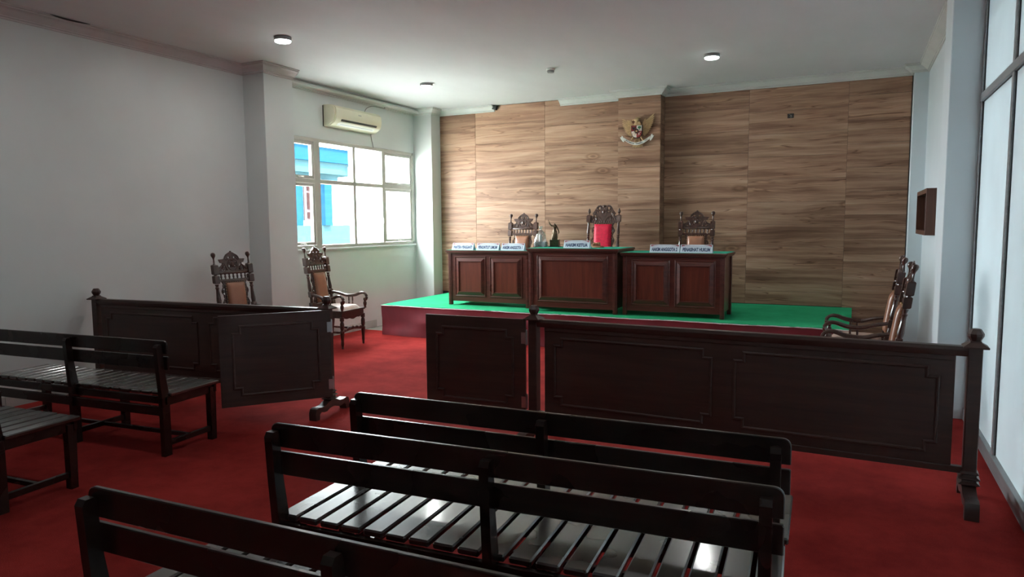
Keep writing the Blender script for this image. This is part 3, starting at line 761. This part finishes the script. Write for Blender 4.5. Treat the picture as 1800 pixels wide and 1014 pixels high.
        rel.tube([(.062*math.cos(a), -.012, .098+.062*math.sin(a)) for a in [2*PI*i/24 for i in range(24)]], .0045, 6, up=(0, 1, 0), closed=True)
        for sx in (-1, 1):
            rel.tube(smooth_pts([(sx*.03, -.012, .215), (sx*.065, -.014, .195), (sx*.085, -.012, .165), (sx*.07, -.012, .15), (sx*.055, -.012, .165)], 4), .006, 6)
            rel.tube(smooth_pts([(sx*.19, -.012, .035), (sx*.14, -.014, .06), (sx*.11, -.012, .10), (sx*.085, -.014, .06), (sx*.10, -.012, .03), (sx*.125, -.012, .035)], 4), .006, 6)
            for q in range(3): rel.ball((sx*(.02+.012*q), -.012, .075+.02*q), .010, 1.4, .5, .7, 8, 6)
        rel.ball((0, -.012, .10), .024, 1, .5, 1.2, 10, 8).ball((0, 0, .236), .010, 1.4, .8, 1.1, 8, 6).ball((0, -.012, .15), .014, 1.6, .6, .8, 8, 6)
        rel.box(-.19, .19, -.016, .014, .0, .022, .003)
        link('carving', tilted(rel.mesh('carved', 50), 1.03), t)
    else:
        outl = [(0, .285), (.022, .28), (.035, .268), (.055, .284), (.085, .278), (.108, .25), (.125, .21), (.15, .175), (.165, .15), (.150, .135), (.155, .115), (.188, .105), (.188, 0)]
        outl = outl + [(-x, z_) for x, z_ in outl[::-1] if x > 0]
        holes = []
        for sx in (-1, 1):
            holes += [ell(sx*.066, .235, .018, .026, 10, sx*.3), ell(sx*.064, .180, .014, .013, 8), ell(sx*.128, .120, .012, .026, 10, -sx*.6), ell(sx*.100, .165, .010, .020, 8, -sx*.3), ell(sx*.085, .07, .008, .014, 8), ell(sx*.15, .06, .010, .012, 8), ell(sx*.03, .05, .008, .012, 8)]
        me = filled([outl]+holes, .010, 'carved', .002); me.transform(Matrix.Diagonal((1, 1, .86, 1))); link('crest', tilted(me, 1.08), t)
        rel = MB()
        rel.prism([(0, .10), (.035, .12), (.045, .17), (.04, .235), (0, .25), (-.04, .235), (-.045, .17), (-.035, .12)], -.018, -.008, 'xz')
        rel.ball((0, -.014, .265), .022, 1, .5, 1, 10, 8).ball((0, -.018, .18), .022, 1, .4, 1.3, 10, 8)
        for sx in (-1, 1):
            rel.tube(smooth_pts([(sx*.045, -.012, .20), (sx*.05, -.013, .25), (sx*.08, -.013, .265), (sx*.105, -.012, .235), (sx*.085, -.012, .215)], 4), .007, 6)
            rel.tube(smooth_pts([(sx*.18, -.012, .05), (sx*.15, -.013, .09), (sx*.12, -.013, .16), (sx*.145, -.012, .17)], 4), .007, 6)
            rel.tube(smooth_pts([(sx*.02, -.012, .03), (sx*.07, -.013, .10), (sx*.11, -.013, .09), (sx*.10, -.012, .04), (sx*.14, -.012, .03)], 4), .007, 6)
            for q in range(5): rel.ball((sx*(.02+.032*q), -.012, .02), .010, 1.2, .5, .9, 8, 6)
        me = rel.mesh('carved', 50); me.transform(Matrix.Diagonal((1, 1, .86, 1))); link('carving', tilted(me, 1.08), t)
    t.scale = (1, 1, 1.035)
    return t
def yaw_for(deg): return math.radians(deg+90)   # facing direction (deg from +x) -> rotation of a chair that faces -y
ch = make_chair('carved armchair with tan back pad standing below the window', (-6.15, 7.28, 0), yaw_for(4))
copy_tree(ch, 'carved armchair with tan back pad behind the left barrier near the pillar', (-5.965, 5.63, 0), yaw_for(-9))
copy_tree(ch, 'carved armchair by the right wall, the nearer of the two', (.075, 6.2, 0), yaw_for(180)).scale = (1, 1, 1.01)
copy_tree(ch, 'carved armchair by the right wall, the farther of the two', (.07, 7.30, 0), yaw_for(180)).scale = (1, 1, 1.01)
copy_tree(ch, 'carved armchair with tan pad behind the left desk on the platform', (-4.585, 9.47, ZP+.002), yaw_for(-90))
copy_tree(ch, 'carved armchair with tan pad behind the right desk on the platform', (-1.935, 9.45, ZP+.002), yaw_for(-88))
gc = make_chair('taller carved armchair with bright red back cover behind the centre desk', (-3.30, 9.50, ZP+.002), yaw_for(-90), True)
gc.scale = (1.06, 1.0, 1.07)

# ================================================================== DESKS
def make_desk(label, x0, x1, y0, y1, h, npan, over=.03, z=ZP+.002):
    t = thing('judge_desk', label, 'desk', ((x0+x1)/2, y0, z), 0, 'panelled desks on the platform')
    w = (x1-x0)/2; d = y1-y0; tz = h-.045
    # moulded top
    m_ = MB(); out = [(-w-over, -over), (w+over, -over), (w+over, d+over), (-w-over, d+over)]
    m_.box(-w-over, w+over, -over, d+over, tz+.018, h, .004)
    m_.box(-w-over*.6, w+over*.6, -over*.6, d+over*.6, tz, tz+.02, .004); m_.obj('top', 'desk', t, smooth=0)
    MB().box(-w-over+.012, w+over-.012, -over+.014, d+over-.012, h, h+.004, .0015).obj('green_cloth', 'greencloth', t, smooth=0)
    for sx in (-1, 1):
        for yy in (0, d-.05):
            x = sx*(w-.025); m_ = MB().box(x-.025, x+.025, yy, yy+.05, 0, tz, .003)
            if yy == 0: m_.box(x-.008, x+.008, -.004, .002, .02, tz-.02, .002)
            m_.obj('corner_post', 'desk', t, smooth=0)
        MB().box(sx*(w-.03)-.01, sx*(w-.03)+.01, .05, d-.05, .07, tz).obj('side_panel', 'desk', t, smooth=0)
    # front board with openings filled by raised panels
    zb = .055; fx0, fx1 = -w+.05, w-.05; mg = .07; n = npan
    pw = ((fx1-fx0)-mg*(n+1)+(.02 if n == 2 else 0))/n
    cells = []; x = fx0+mg-(.01 if n == 2 else 0)
    if n == 1: x = fx0+mg; pw = fx1-fx0-2*mg
    for i in range(n): cells.append((x, x+pw)); x += pw+mg
    pz0, pz1 = zb+.075, tz-.045
    fb = MB().box(fx0, fx1, .012, .03, zb, pz0).box(fx0, fx1, .012, .03, pz1, tz)
    xs = [fx0]+[v for c in cells for v in c]+[fx1]
    for i in range(0, len(xs), 2): fb.box(xs[i], xs[i+1], .012, .03, pz0, pz1)
    fb.obj('front_board', 'desk', t, smooth=0)
    for a, b in cells:
        # frame moulding: bevelled picture frame standing proud
        m_ = MB(); loop = [(a, .012, pz0), (b, .012, pz0), (b, .012, pz1), (a, .012, pz1)]
        m_.sweep(loop, [(-.004, -.012), (-.004, .005), (.004, .009), (.010, .004), (.016, .001), (.060, .024), (.068, .025), (.072, .014), (.072, -.012)], True, (0, -1, 0))
        fo = m_.obj('panel_frame', 'desk', t, 20)
        MB().box(a+.068, b-.068, .001, .02, pz0+.068, pz1-.068).obj('panel', 'desk_in', t, smooth=0)
    return t
make_desk('left desk on the platform with two front panels and three name cards', -5.25, -3.97, 8.65, 9.24, .785, 2)
make_desk('taller centre desk on the platform with one wide front panel', -3.88, -2.665, 8.45, 9.13, .83, 1)
make_desk('right desk on the platform with two front panels and two name cards', -2.605, -1.36, 8.51, 9.08, .785, 2)

# ================================================================== THINGS ON THE DESKS
def name_card(txt, label, x, y, z, w, h=.098, rz=0, tx=1.0):
    t = thing('name_card', label, 'name card', (x, y, z), rz, 'name cards on the desks')
    d = .045; th = .0015
    fr_ = [(-d, 0), (0, h), (th, h-.001), (th-d+.002, 0)]
    m_ = MB().prism([(-d, 0), (0, h), (0, h-.004), (-d+.003, 0)], -w/2, w/2, 'yz'); m_.prism([(d, 0), (0, h), (0, h-.004), (d-.003, 0)], -w/2, w/2, 'yz')
    m_.box(-w/2, w/2, -d, d, 0, .0015)
    m_.obj('card', 'card', t, smooth=0)
    ang = math.atan2(d, h)
    def onface(me, zc, off=.0008):
        me.transform(Matrix.Translation((0, -off, zc))); me.transform(Matrix.Rotation(-ang, 4, 'X')); me.transform(Matrix.Translation((0, -d, 0))); return me
    L = h/math.cos(ang)
    sz = .046
    me = text_mesh(txt, sz, 'ink', .0004, 1, .0022)
    xs_ = [v.co.x for v in me.vertices]; ww = max(xs_)-min(xs_); k = (w*.86)/ww; me.transform(Matrix.Diagonal((k, 1, 1.35, 1)))
    onface(me, L*.38); link('lettering', me, t)
    # curved double border above the words
    m_ = MB()
    arc = [(-w*.46+w*.92*i/24, 0, L*.70+L*.15*math.sin(PI*i/24)) for i in range(25)]
    m_.tube(arc, .0012, 4)
    for sx in (-1, 1): m_.prism([(sx*w*.47, L*.95), (sx*w*.47, L*.76), (sx*w*.36, L*.88), (sx*w*.2, L*.95)], -.0006, .0006, 'xz')
    bm_ = m_.mesh('ink_red', 0); onface(bm_, 0); link('printed_border', bm_, t)
    return t
zl, zc_ = ZP+.002+.785+.004, ZP+.002+.83+.004
name_card('PANITERA PENGGANTI', 'name card reading PANITERA PENGGANTI at the far left', -5.03, 8.72, zl, .35)
name_card('PENUNTUT UMUM', 'name card reading PENUNTUT UMUM, middle of the left desk', -4.62, 8.71, zl, .35)
name_card('HAKIM ANGGOTA 1', 'name card reading HAKIM ANGGOTA 1 at the right of the left desk', -4.225, 8.70, zl, .35)
name_card('HAKIM KETUA', 'name card reading HAKIM KETUA on the centre desk', -3.235, 8.56, zc_, .355, .10)
name_card('HAKIM ANGGOTA 2', 'name card reading HAKIM ANGGOTA 2 at the left of the right desk', -2.085, 8.56, zl, .365)
name_card('PENASIHAT HUKUM', 'name card reading PENASIHAT HUKUM at the right of the right desk', -1.70, 8.56, zl, .38)

# clear plastic bag tied at the top
bgx, bgy = -3.885, 8.86
bt = thing('plastic_bag', 'clear plastic bag tied at the top on the centre desk', 'bag', (bgx, bgy, zc_), .2)
m_ = MB(); bm = m_.bm; rings = []; n = 20
for z_, rx, ry in ((0, .095, .06), (.04, .10, .062), (.10, .088, .052), (.17, .062, .038), (.215, .035, .022), (.24, .014, .012), (.255, .022, .018), (.285, .038, .03)):
    rings.append([bm.verts.new(((rx*(1+.12*math.sin(3*a+z_*40)+.05*math.sin(7*a)))*math.cos(a), (ry*(1+.15*math.sin(4*a+z_*30)))*math.sin(a), z_)) for a in [2*PI*i/n for i in range(n)]])
for a, b in zip(rings, rings[1:]):
    for i in range(n): bm.faces.new((a[i], a[(i+1) % n], b[(i+1) % n], b[i]))
bm.faces.new(rings[0][::-1]); m_.obj('film', 'bag', bt, 40)
MB().box(-.08, .08, -.04, .04, .003, .075, .006).obj('contents', 'greyplastic', bt, smooth=0)
m_ = MB().lathe([(.022, .075), (.024, .12), (.020, .165), (.010, .175)], 0, 0, 12); m_.obj('bottle', 'whiteplastic', bt)
MB().tube([(.012*math.cos(a), .012*math.sin(a), .24) for a in [2*PI*i/10 for i in range(10)]], .004, 6, closed=True).obj('tie', 'whiteplastic', bt)

# bronze statuette of a standing figure with one arm raised
st = thing('statuette', 'bronze statuette of a robed figure holding one arm up', 'statuette', (-3.725, 8.98, zc_), .15)
MB().box(-.078, .078, -.058, .058, 0, .012, .002).obj('base_plate', 'stone', st, smooth=0)
MB().box(-.066, .066, -.046, .046, .012, .098, .004).obj('pedestal', 'bronze', st, smooth=0)
def skin_mesh(verts, edges, radii, mat, sub=1):
    me = bpy.data.meshes.new('sk'); me.from_pydata(verts, edges, []); o = bpy.data.objects.new('sk', me); COL.objects.link(o)
    o.modifiers.new('s', 'SKIN'); sl = me.skin_vertices[0].data if me.skin_vertices else None
    if sl is None:
        me.skin_vertices.new() if hasattr(me.skin_vertices, 'new') else None
        sl = me.skin_vertices[0].data
    for v, r in zip(sl, radii): v.radius = (r, r) if not isinstance(r, tuple) else r
    sl[0].use_root = True
    sb = o.modifiers.new('u', 'SUBSURF'); sb.levels = sub; sb.render_levels = sub
    dg = bpy.context.evaluated_depsgraph_get(); dg.update()
    out = bpy.data.meshes.new_from_object(o.evaluated_get(dg)); bpy.data.objects.remove(o)
    out.materials.clear(); out.materials.append(M[mat]); out.shade_smooth(); return out
V = [(0, 0, .205), (0, 0, .235), (0, 0, .262), (0, 0, .285), (0, 0, .302), (0, -.002, .322),           # hips .. head
     (-.024, 0, .283), (-.05, -.006, .292), (-.074, -.008, .325), (-.078, -.01, .352),                 # raised arm (left of picture)
     (.024, 0, .283), (.045, -.002, .245), (.062, -.008, .205), (.056, -.01, .186),                     # hanging arm
     (-.004, 0, .17), (-.012, 0, .13), (-.016, 0, .100),
     (.012, 0, .17), (.012, -.004, .13), (.008, -.008, .100)]
Ed = [(0, 1), (1, 2), (2, 3), (3, 4), (4, 5), (3, 6), (6, 7), (7, 8), (8, 9), (3, 10), (10, 11), (11, 12), (12, 13), (0, 14), (14, 15), (15, 16), (0, 17), (17, 18), (18, 19)]
Rd = [r*1.25 for r in [.021, .016, .019, .015, .008, .0135, .010, .0075, .006, .005, .010, .008, .0065, .006, .019, .018, .021, .016, .016, .019]]
link('figure', skin_mesh(V, Ed, Rd, 'bronze', 2), st)
m_ = MB(); bm = m_.bm; rings = []; n = 22
for z_, rx, ry, dx in ((.098, .040, .033, -.004), (.12, .041, .034, -.003), (.15, .037, .030, -.001), (.18, .035, .028, .001), (.21, .031, .025, .001), (.225, .024, .019, 0)):
    rings.append([bm.verts.new((dx+rx*(1+.13*math.sin(6*a+z_*25))*math.cos(a), ry*(1+.13*math.sin(6*a+z_*25))*math.sin(a), z_)) for a in [2*PI*i/n for i in range(n)]])
for a, b in zip(rings, rings[1:]):
    for i in range(n): bm.faces.new((a[i], a[(i+1) % n], b[(i+1) % n], b[i]))
bm.faces.new(rings[0][::-1]); bm.faces.new(rings[-1]); m_.obj('robe', 'bronze', st, 60)
# balance rod held up, sword pointing down
MB().tube([(-.082, -.012, .352), (-.092, -.014, .375)], .003, 6).tube([(-.100, -.014, .352), (-.070, -.012, .372)], .002, 6).obj('scale_beam', 'bronze', st)
MB().tube([(.056, -.012, .190), (.040, -.016, .11)], .003, 6).box(.048, .066, -.015, -.009, .182, .188).obj('sword', 'bronze', st)

# gavel on its sound block
gv = thing('gavel', 'small brown wooden gavel lying on its round block', 'gavel', (-3.05, 8.85, zc_), .1)
MB().lathe([(.075, 0), (.078, .006), (.072, .016), (.060, .020)], 0, 0, 24).obj('sound_block', 'gavelwood', gv)
rotx = Matrix.Rotation(PI/2, 4, 'Y')
ax = Matrix.Translation((-.02, 0, .045)) @ Matrix.Rotation(PI/2, 4, 'Y')
MB().lathe([(.018, -.048), (.025, -.044), (.025, -.030), (.018, -.026), (.022, -.012), (.022, .012), (.018, .026), (.025, .030), (.025, .044), (.018, .048)], 0, 0, 16, axis=ax).obj('head', 'gavelwood', gv)
MB().tube([(-.02, 0, .045), (-.02, .06, .040), (-.015, .16, .012)], [.007, .008, .010], 8).obj('handle', 'gavelwood', gv)

# ================================================================== NATIONAL EMBLEM ON THE PILASTER
em = thing('eagle_emblem', 'gilded eagle emblem with shield and ribbon on the pilaster', 'emblem', (-2.884, PY-.004, 2.934))
def plate(name, pts, y0, y1, mat, parent=em): return MB().prism(pts, y0, y1, 'xz').obj(name, mat, parent, 30)
# body
m_ = MB().ball((0, -.04, .065), .058, 1, .55, 1.25, 16, 12).ball((.005, -.035, -.02), .05, .9, .5, 1.3, 14, 10); m_.obj('body', 'gold', em, 80)
m_ = MB().ball((-.008, -.055, .150), .034, 1.1, .7, 1, 14, 10)
m_.prism([(-.038, .162), (-.072, .150), (-.078, .132), (-.062, .140), (-.036, .140)], -.068, -.046, 'xz')
for i in range(4): m_.tube([(.0+.008*i, -.055, .175), (.012+.012*i, -.05, .190-.004*i)], .005, 6)
m_.obj('head', 'gold', em, 60)
# wings of separate feathers
def feather(x, z, L, w, ang, y, parent):
    pts = [(-w/2, 0), (-w*.55, L*.5), (-w*.4, L*.85), (0, L), (w*.4, L*.85), (w*.55, L*.5), (w/2, 0)]
    c, s_ = math.cos(ang), math.sin(ang)
    q = [(x+a*c-b*s_, z+a*s_+b*c) for a, b in pts]
    m_ = MB().prism(q, y-.008, y, 'xz')
    m_.tube([(x, y-.009, z), (x-L*.95*s_, y-.009, z+L*.95*c)], .0025, 4)
    return m_
for sx in (-1, 1):
    wing = MB()
    sh = [(sx*.05, .03), (sx*.07, .10), (sx*.105, .135), (sx*.15, .16), (sx*.175, .13), (sx*.165, .04), (sx*.13, -.03), (sx*.08, -.06), (sx*.05, -.05)]
    wing.prism(sh, -.024, -.008, 'xz'); wg = wing.obj('wing', 'gold', em, 30)
    n = 12
    for i in range(n):
        tt = i/(n-1)
        bx, bz = sx*(.085+.035*math.sin(PI*tt*.9)), -.055+.155*tt
        tx, tz_ = sx*(.115+.125*math.sin(tt*PI/2)**.9), -.075+.275*tt**1.25+(.025 if sx > 0 else -.02)*tt
        dx, dz = tx-bx, tz_-bz; L = math.hypot(dx, dz); ang = math.atan2(-dx, dz)
        feather(bx, bz, L, .019, ang, -.020-.0025*(i % 2), wg).obj('feather', 'gold', wg, 30)
    for i in range(7):
        tt = i/6; bx, bz = sx*(.052+.022*tt), -.04+.115*tt
        feather(bx, bz, .065+.03*tt, .018, -sx*math.radians(92-66*tt), -.034-.002*(i % 2), wg).obj('feather', 'gold', wg, 30)
# tail
tl = MB().prism([(-.03, -.10), (.03, -.10), (.06, -.225), (-.06, -.225)], -.02, -.006, 'xz').obj('tail', 'gold', em, 30)
for i in range(7):
    a = math.radians(180-24+8*i); feather((i-3)*.008, -.12, .13, .018, a, -.024, tl).obj('feather', 'gold', tl, 30)
# legs
for sx in (-1, 1):
    MB().tube([(sx*.04, -.05, -.07), (sx*.06, -.055, -.10), (sx*.085, -.06, -.135)], [.018, .014, .008], 8).ball((sx*.09, -.062, -.142), .012, 1.6, .8, .8, 8, 6).obj('leg', 'gold', em, 60)
# shield with four fields and star
def shield_pts(s_, n=10):
    top = [(-.068*s_, .06*s_), (.068*s_, .06*s_)]
    arc_ = [(.068*s_*math.cos(a)**.8 if math.cos(a) > 0 else -.068*s_*abs(math.cos(a))**.8, -.012*s_-.085*s_*math.sin(a)) for a in [PI*i/n for i in range(n+1)]]
    return top+arc_
sy = -.078
sh = plate('shield', [(x, z-.01) for x, z in shield_pts(1.0)], sy, -.05, 'em_black')
H = shield_pts(.92)
def clip(pts, sx, sz):
    cz = -.012
    P_ = [Vector((x, z)) for x, z in pts]
    def cl(P_, f, mk):
        out = []
        for i in range(len(P_)):
            a, b = P_[i], P_[(i+1) % len(P_)]
            fa, fb = f(a), f(b)
            if fa >= 0: out.append(a)
            if fa*fb < 0: out.append(a+(b-a)*(fa/(fa-fb)))
        return out
    P_ = cl(P_, lambda p: p.x*sx, 0); P_ = cl(P_, lambda p: (p.y-cz)*sz, 0)
    return [(p.x, p.y-.01) for p in P_]
for sx, sz, mt in ((-1, 1, 'em_red'), (1, 1, 'em_white'), (-1, -1, 'em_white'), (1, -1, 'em_red')):
    plate('shield_field', clip(H, sx, sz), sy-.006, sy, mt, sh)
MB().prism(ell(.034, .022, .020, .016, 10), sy-.010, sy-.006, 'xz').box(.031, .037, sy-.010, sy-.006, -.012, .012).obj('tree', 'em_green', sh, smooth=0)
plate('bull_head', [(-.058, .04), (-.048, .026), (-.020, .026), (-.010, .04), (-.018, .014), (-.026, -.006), (-.042, -.006), (-.050, .014)], sy-.010, sy-.006, 'em_black', sh)
MB().tube([(-.034+.018*math.cos(a), sy-.008, -.055+.015*math.sin(a)) for a in [2*PI*i/12 for i in range(12)]], .003, 5, closed=True, up=(0, 1, 0)).obj('chain', 'gold', sh)
MB().tube([(.018, sy-.008, -.075), (.032, sy-.008, -.05), (.05, sy-.008, -.035)], .003, 5).tube([(.022, sy-.008, -.045), (.04, sy-.008, -.068)], .003, 5).obj('sprig', 'em_white', sh)
plate('star_shield', ell(0, -.022, .026, .030, 12), sy-.012, sy-.006, 'em_black', sh)
star = [((.020 if i % 2 == 0 else .008)*math.sin(PI*i/5), -.022+(.020 if i % 2 == 0 else .008)*math.cos(PI*i/5)) for i in range(10)]
plate('star', star, sy-.016, sy-.012, 'gold', sh)
# ribbon
m_ = MB(); bm = m_.bm; up_, lo_ = [], []
def rib(u):   # u -1..1
    x = u*.19; z = -.190+.072*u*u+.01*abs(u); return x, z
seg = 28; fr_, bk_ = [], []
pts_u, pts_l = [], []
for i in range(seg+1):
    u = -1+2*i/seg; x, z_ = rib(u); hgt = .018
    pts_u.append((x, z_+hgt)); pts_l.append((x, z_-hgt))
ribbon = MB().prism(pts_u+pts_l[::-1], -.078, -.070, 'xz').obj('ribbon', 'em_white', em, smooth=0)
for sx in (-1, 1):
    plate('ribbon_end', [(sx*.185, -.125), (sx*.205, -.075), (sx*.222, -.062), (sx*.226, -.082), (sx*.248, -.085), (sx*.232, -.115), (sx*.205, -.150), (sx*.19, -.155)], -.072, -.062, 'em_white', ribbon)
words = 'BHINNEKA TUNGGAL IKA'; cnt = len(words)
for i, chh in enumerate(words):
    if chh == ' ': continue
    u = -.80+1.6*i/(cnt-1); x, z_ = rib(u); a = math.atan(2*.062*u/.19)
    me = text_mesh(chh, .024, 'em_black', .001, .85, .001); me.transform(Matrix.Translation((0, 0, 0)))
    me.transform(Matrix.Rotation(-a, 4, 'Y')); me.transform(Matrix.Translation((x, -.0795, z_)))
    if i == 0: acc = bmesh.new()
    acc.from_mesh(me)
me = bpy.data.meshes.new('motto'); acc.to_mesh(me); acc.free(); me.materials.append(M['em_black']); link('motto', me, ribbon)
sh.scale = (1.2, 1, 1.15); sh.location = (0, 0, .012)
em.scale = (1.02, 1, 1.02)

# ================================================================== FIXTURES
def led(label, x, y):
    t = thing('ceiling_light', label, 'light', (x, y, ZC), 0, 'round surface lights on the ceiling')
    MB().lathe([(.085, -.001), (.088, -.006), (.088, -.032), (.084, -.036)], 0, 0, 28).obj('rim', 'greyplastic', t)
    MB().lathe([(.080, -.034), (.081, -.045), (.070, -.052), (.01, -.053)], 0, 0, 28).obj('diffuser', 'led', t)
    l = bpy.data.lights.new('lamp', 'AREA'); l.shape = 'DISK'; l.size = .15; l.energy = 7; l.color = (1, 1, .98)
    lo = bpy.data.objects.new('lamp', l); COL.objects.link(lo); lo.parent = t; lo.location = (0, 0, -.058)
    return t
led('lit round ceiling light nearest the left pillar', -5.35, 5.62)
led('lit round ceiling light above the window alcove end', -5.36, 8.33)
led('lit round ceiling light at right above the judges', -1.545, 8.46)
# the rest of the lamp grid, over the public benches behind the upper edge of the frame
for x, y, w_ in ((-1.545, 5.62, 'over the gap of the barriers'), (-1.545, 2.78, 'over the central benches'), (-5.35, 2.78, 'over the left benches')):
    led('lit round ceiling light '+w_+', above the frame', x, y)
sd = thing('smoke_detector', 'small grey-white detector on the ceiling between the lights', 'detector', (-3.48, 8.27, ZC))
MB().lathe([(.055, -.001), (.055, -.018), (.045, -.024)], 0, 0, 20).obj('base', 'whiteplastic', sd)
MB().lathe([(.040, -.024), (.046, -.034), (.040, -.052), (.015, -.056)], .0, 0, 20).obj('sensor_head', 'greyplastic', sd)

# air conditioner on the window wall
ac = thing('air_conditioner', 'cream wall air conditioner above the window', 'air conditioner', (XW, 8.40, 2.99))
hw_ = .545
prof = [(.0, 0), (.0, .30), (.10, .30), (.17, .285), (.205, .25), (.215, .18), (.205, .10), (.175, .055), (.10, .012), (.03, 0)]
m_ = MB().prism([(x, z_) for x, z_ in prof], -hw_+.03, hw_-.03, 'xz')
m_.obj('body', 'plastic', ac, 30)
for sx in (-1, 1):
    a, b = sorted((sx*(hw_-.03), sx*hw_)); MB().prism([(.0, .002), (.0, .298), (.10, .296), (.16, .28), (.192, .245), (.20, .18), (.19, .105), (.165, .062), (.09, .016), (.03, .002)], a, b, 'xz').obj('end_cap', 'plastic', ac, 30)
MB().prism([(.2075, .1005), (.190, .0735), (.186, .076), (.203, .103)], -.40, .42, 'xz').obj('air_outlet', 'black', ac, smooth=0)
MB().prism([(.182, .060), (.118, .020), (.114, .026), (.178, .066)], -.42, .42, 'xz').obj('louvre', 'whiteplastic', ac, smooth=0)
MB().prism([(.150, .0385), (.146, .036), (.143, .041), (.147, .043)], -.36, .38, 'xz').obj('louvre_slot', 'black', ac, smooth=0)
MB().box(.213, .217, -.03, .035, .195, .204).obj('badge', 'greyplastic', ac, smooth=0)
MB().box(-.0, .006, -hw_-.012, hw_, .0, .29).obj('mount_plate', 'black', ac, smooth=0)
for o in list(ac.children):
    pass
tag(MB().tube(smooth_pts([(XW+.10, 8.66, 3.29), (XW+.08, 8.75, 3.36), (XW+.05, 8.95, 3.42), (XW+.10, 9.16, 3.41), (XW+.10, 9.165, 3.43)], 6), .006, 6).obj('power_cable', 'cable'), 'grey cable arching from the air conditioner to the ceiling pipe', 'cable')
tag(MB().tube(smooth_pts([(XW+.03, 8.89, 3.0), (XW+.012, 8.93, 2.92), (XW+.010, 8.955, 2.86), (XW+.02, 8.96, WZ1-.01)], 5), .006, 6).obj('drain_cable', 'cable'), 'thin cable dropping from the air conditioner to the window frame', 'cable')

# wooden open box on the right wall
bs = thing('wall_box', 'brown wooden open box fixed to the right wall', 'shelf', (XRW, 9.27, 1.69))
d, hy, hz_ = .095, .62, .25; th = .022
MB().box(-d, 0, -hy, -hy+th, -hz_, hz_, .001).obj('near_side', 'shelfwood', bs, smooth=0)
MB().box(-d, 0, hy-th, hy, -hz_, hz_, .001).obj('far_side', 'shelfwood', bs, smooth=0)
MB().box(-d, 0, -hy+th, hy-th, hz_-.05, hz_, .001).obj('top_board', 'shelfwood', bs, smooth=0)
MB().box(-d, 0, -hy+th, hy-th, -hz_, -hz_+.05, .001).obj('bottom_board', 'shelfwood', bs, smooth=0)
MB().box(-.01, 0, -hy+th, hy-th, -hz_+.05, hz_-.05).obj('back_board', 'barrier', bs, smooth=0)
MB().ball((-.05, -hy+.07, -hz_+.09), .02, u=10, v=8).obj('knob', 'whiteplastic', bs)

# cable outlet in the wood wall
cb = thing('cable_outlet', 'small dark cable hole with wires high on the wood wall', 'outlet', (-.83, YB, 3.03))
MB().box(-.04, .04, -.004, .001, -.03, .03).obj('hole', 'black', cb, smooth=0)
MB().tube(smooth_pts([(-.02, -.002, .02), (0, -.03, .01), (.018, -.02, -.012), (0, -.012, -.02)], 5), .005, 6).tube(smooth_pts([(.02, -.002, .02), (.01, -.022, 0), (-.012, -.02, -.01)], 5), .004, 6).obj('wire', 'hinge', cb)
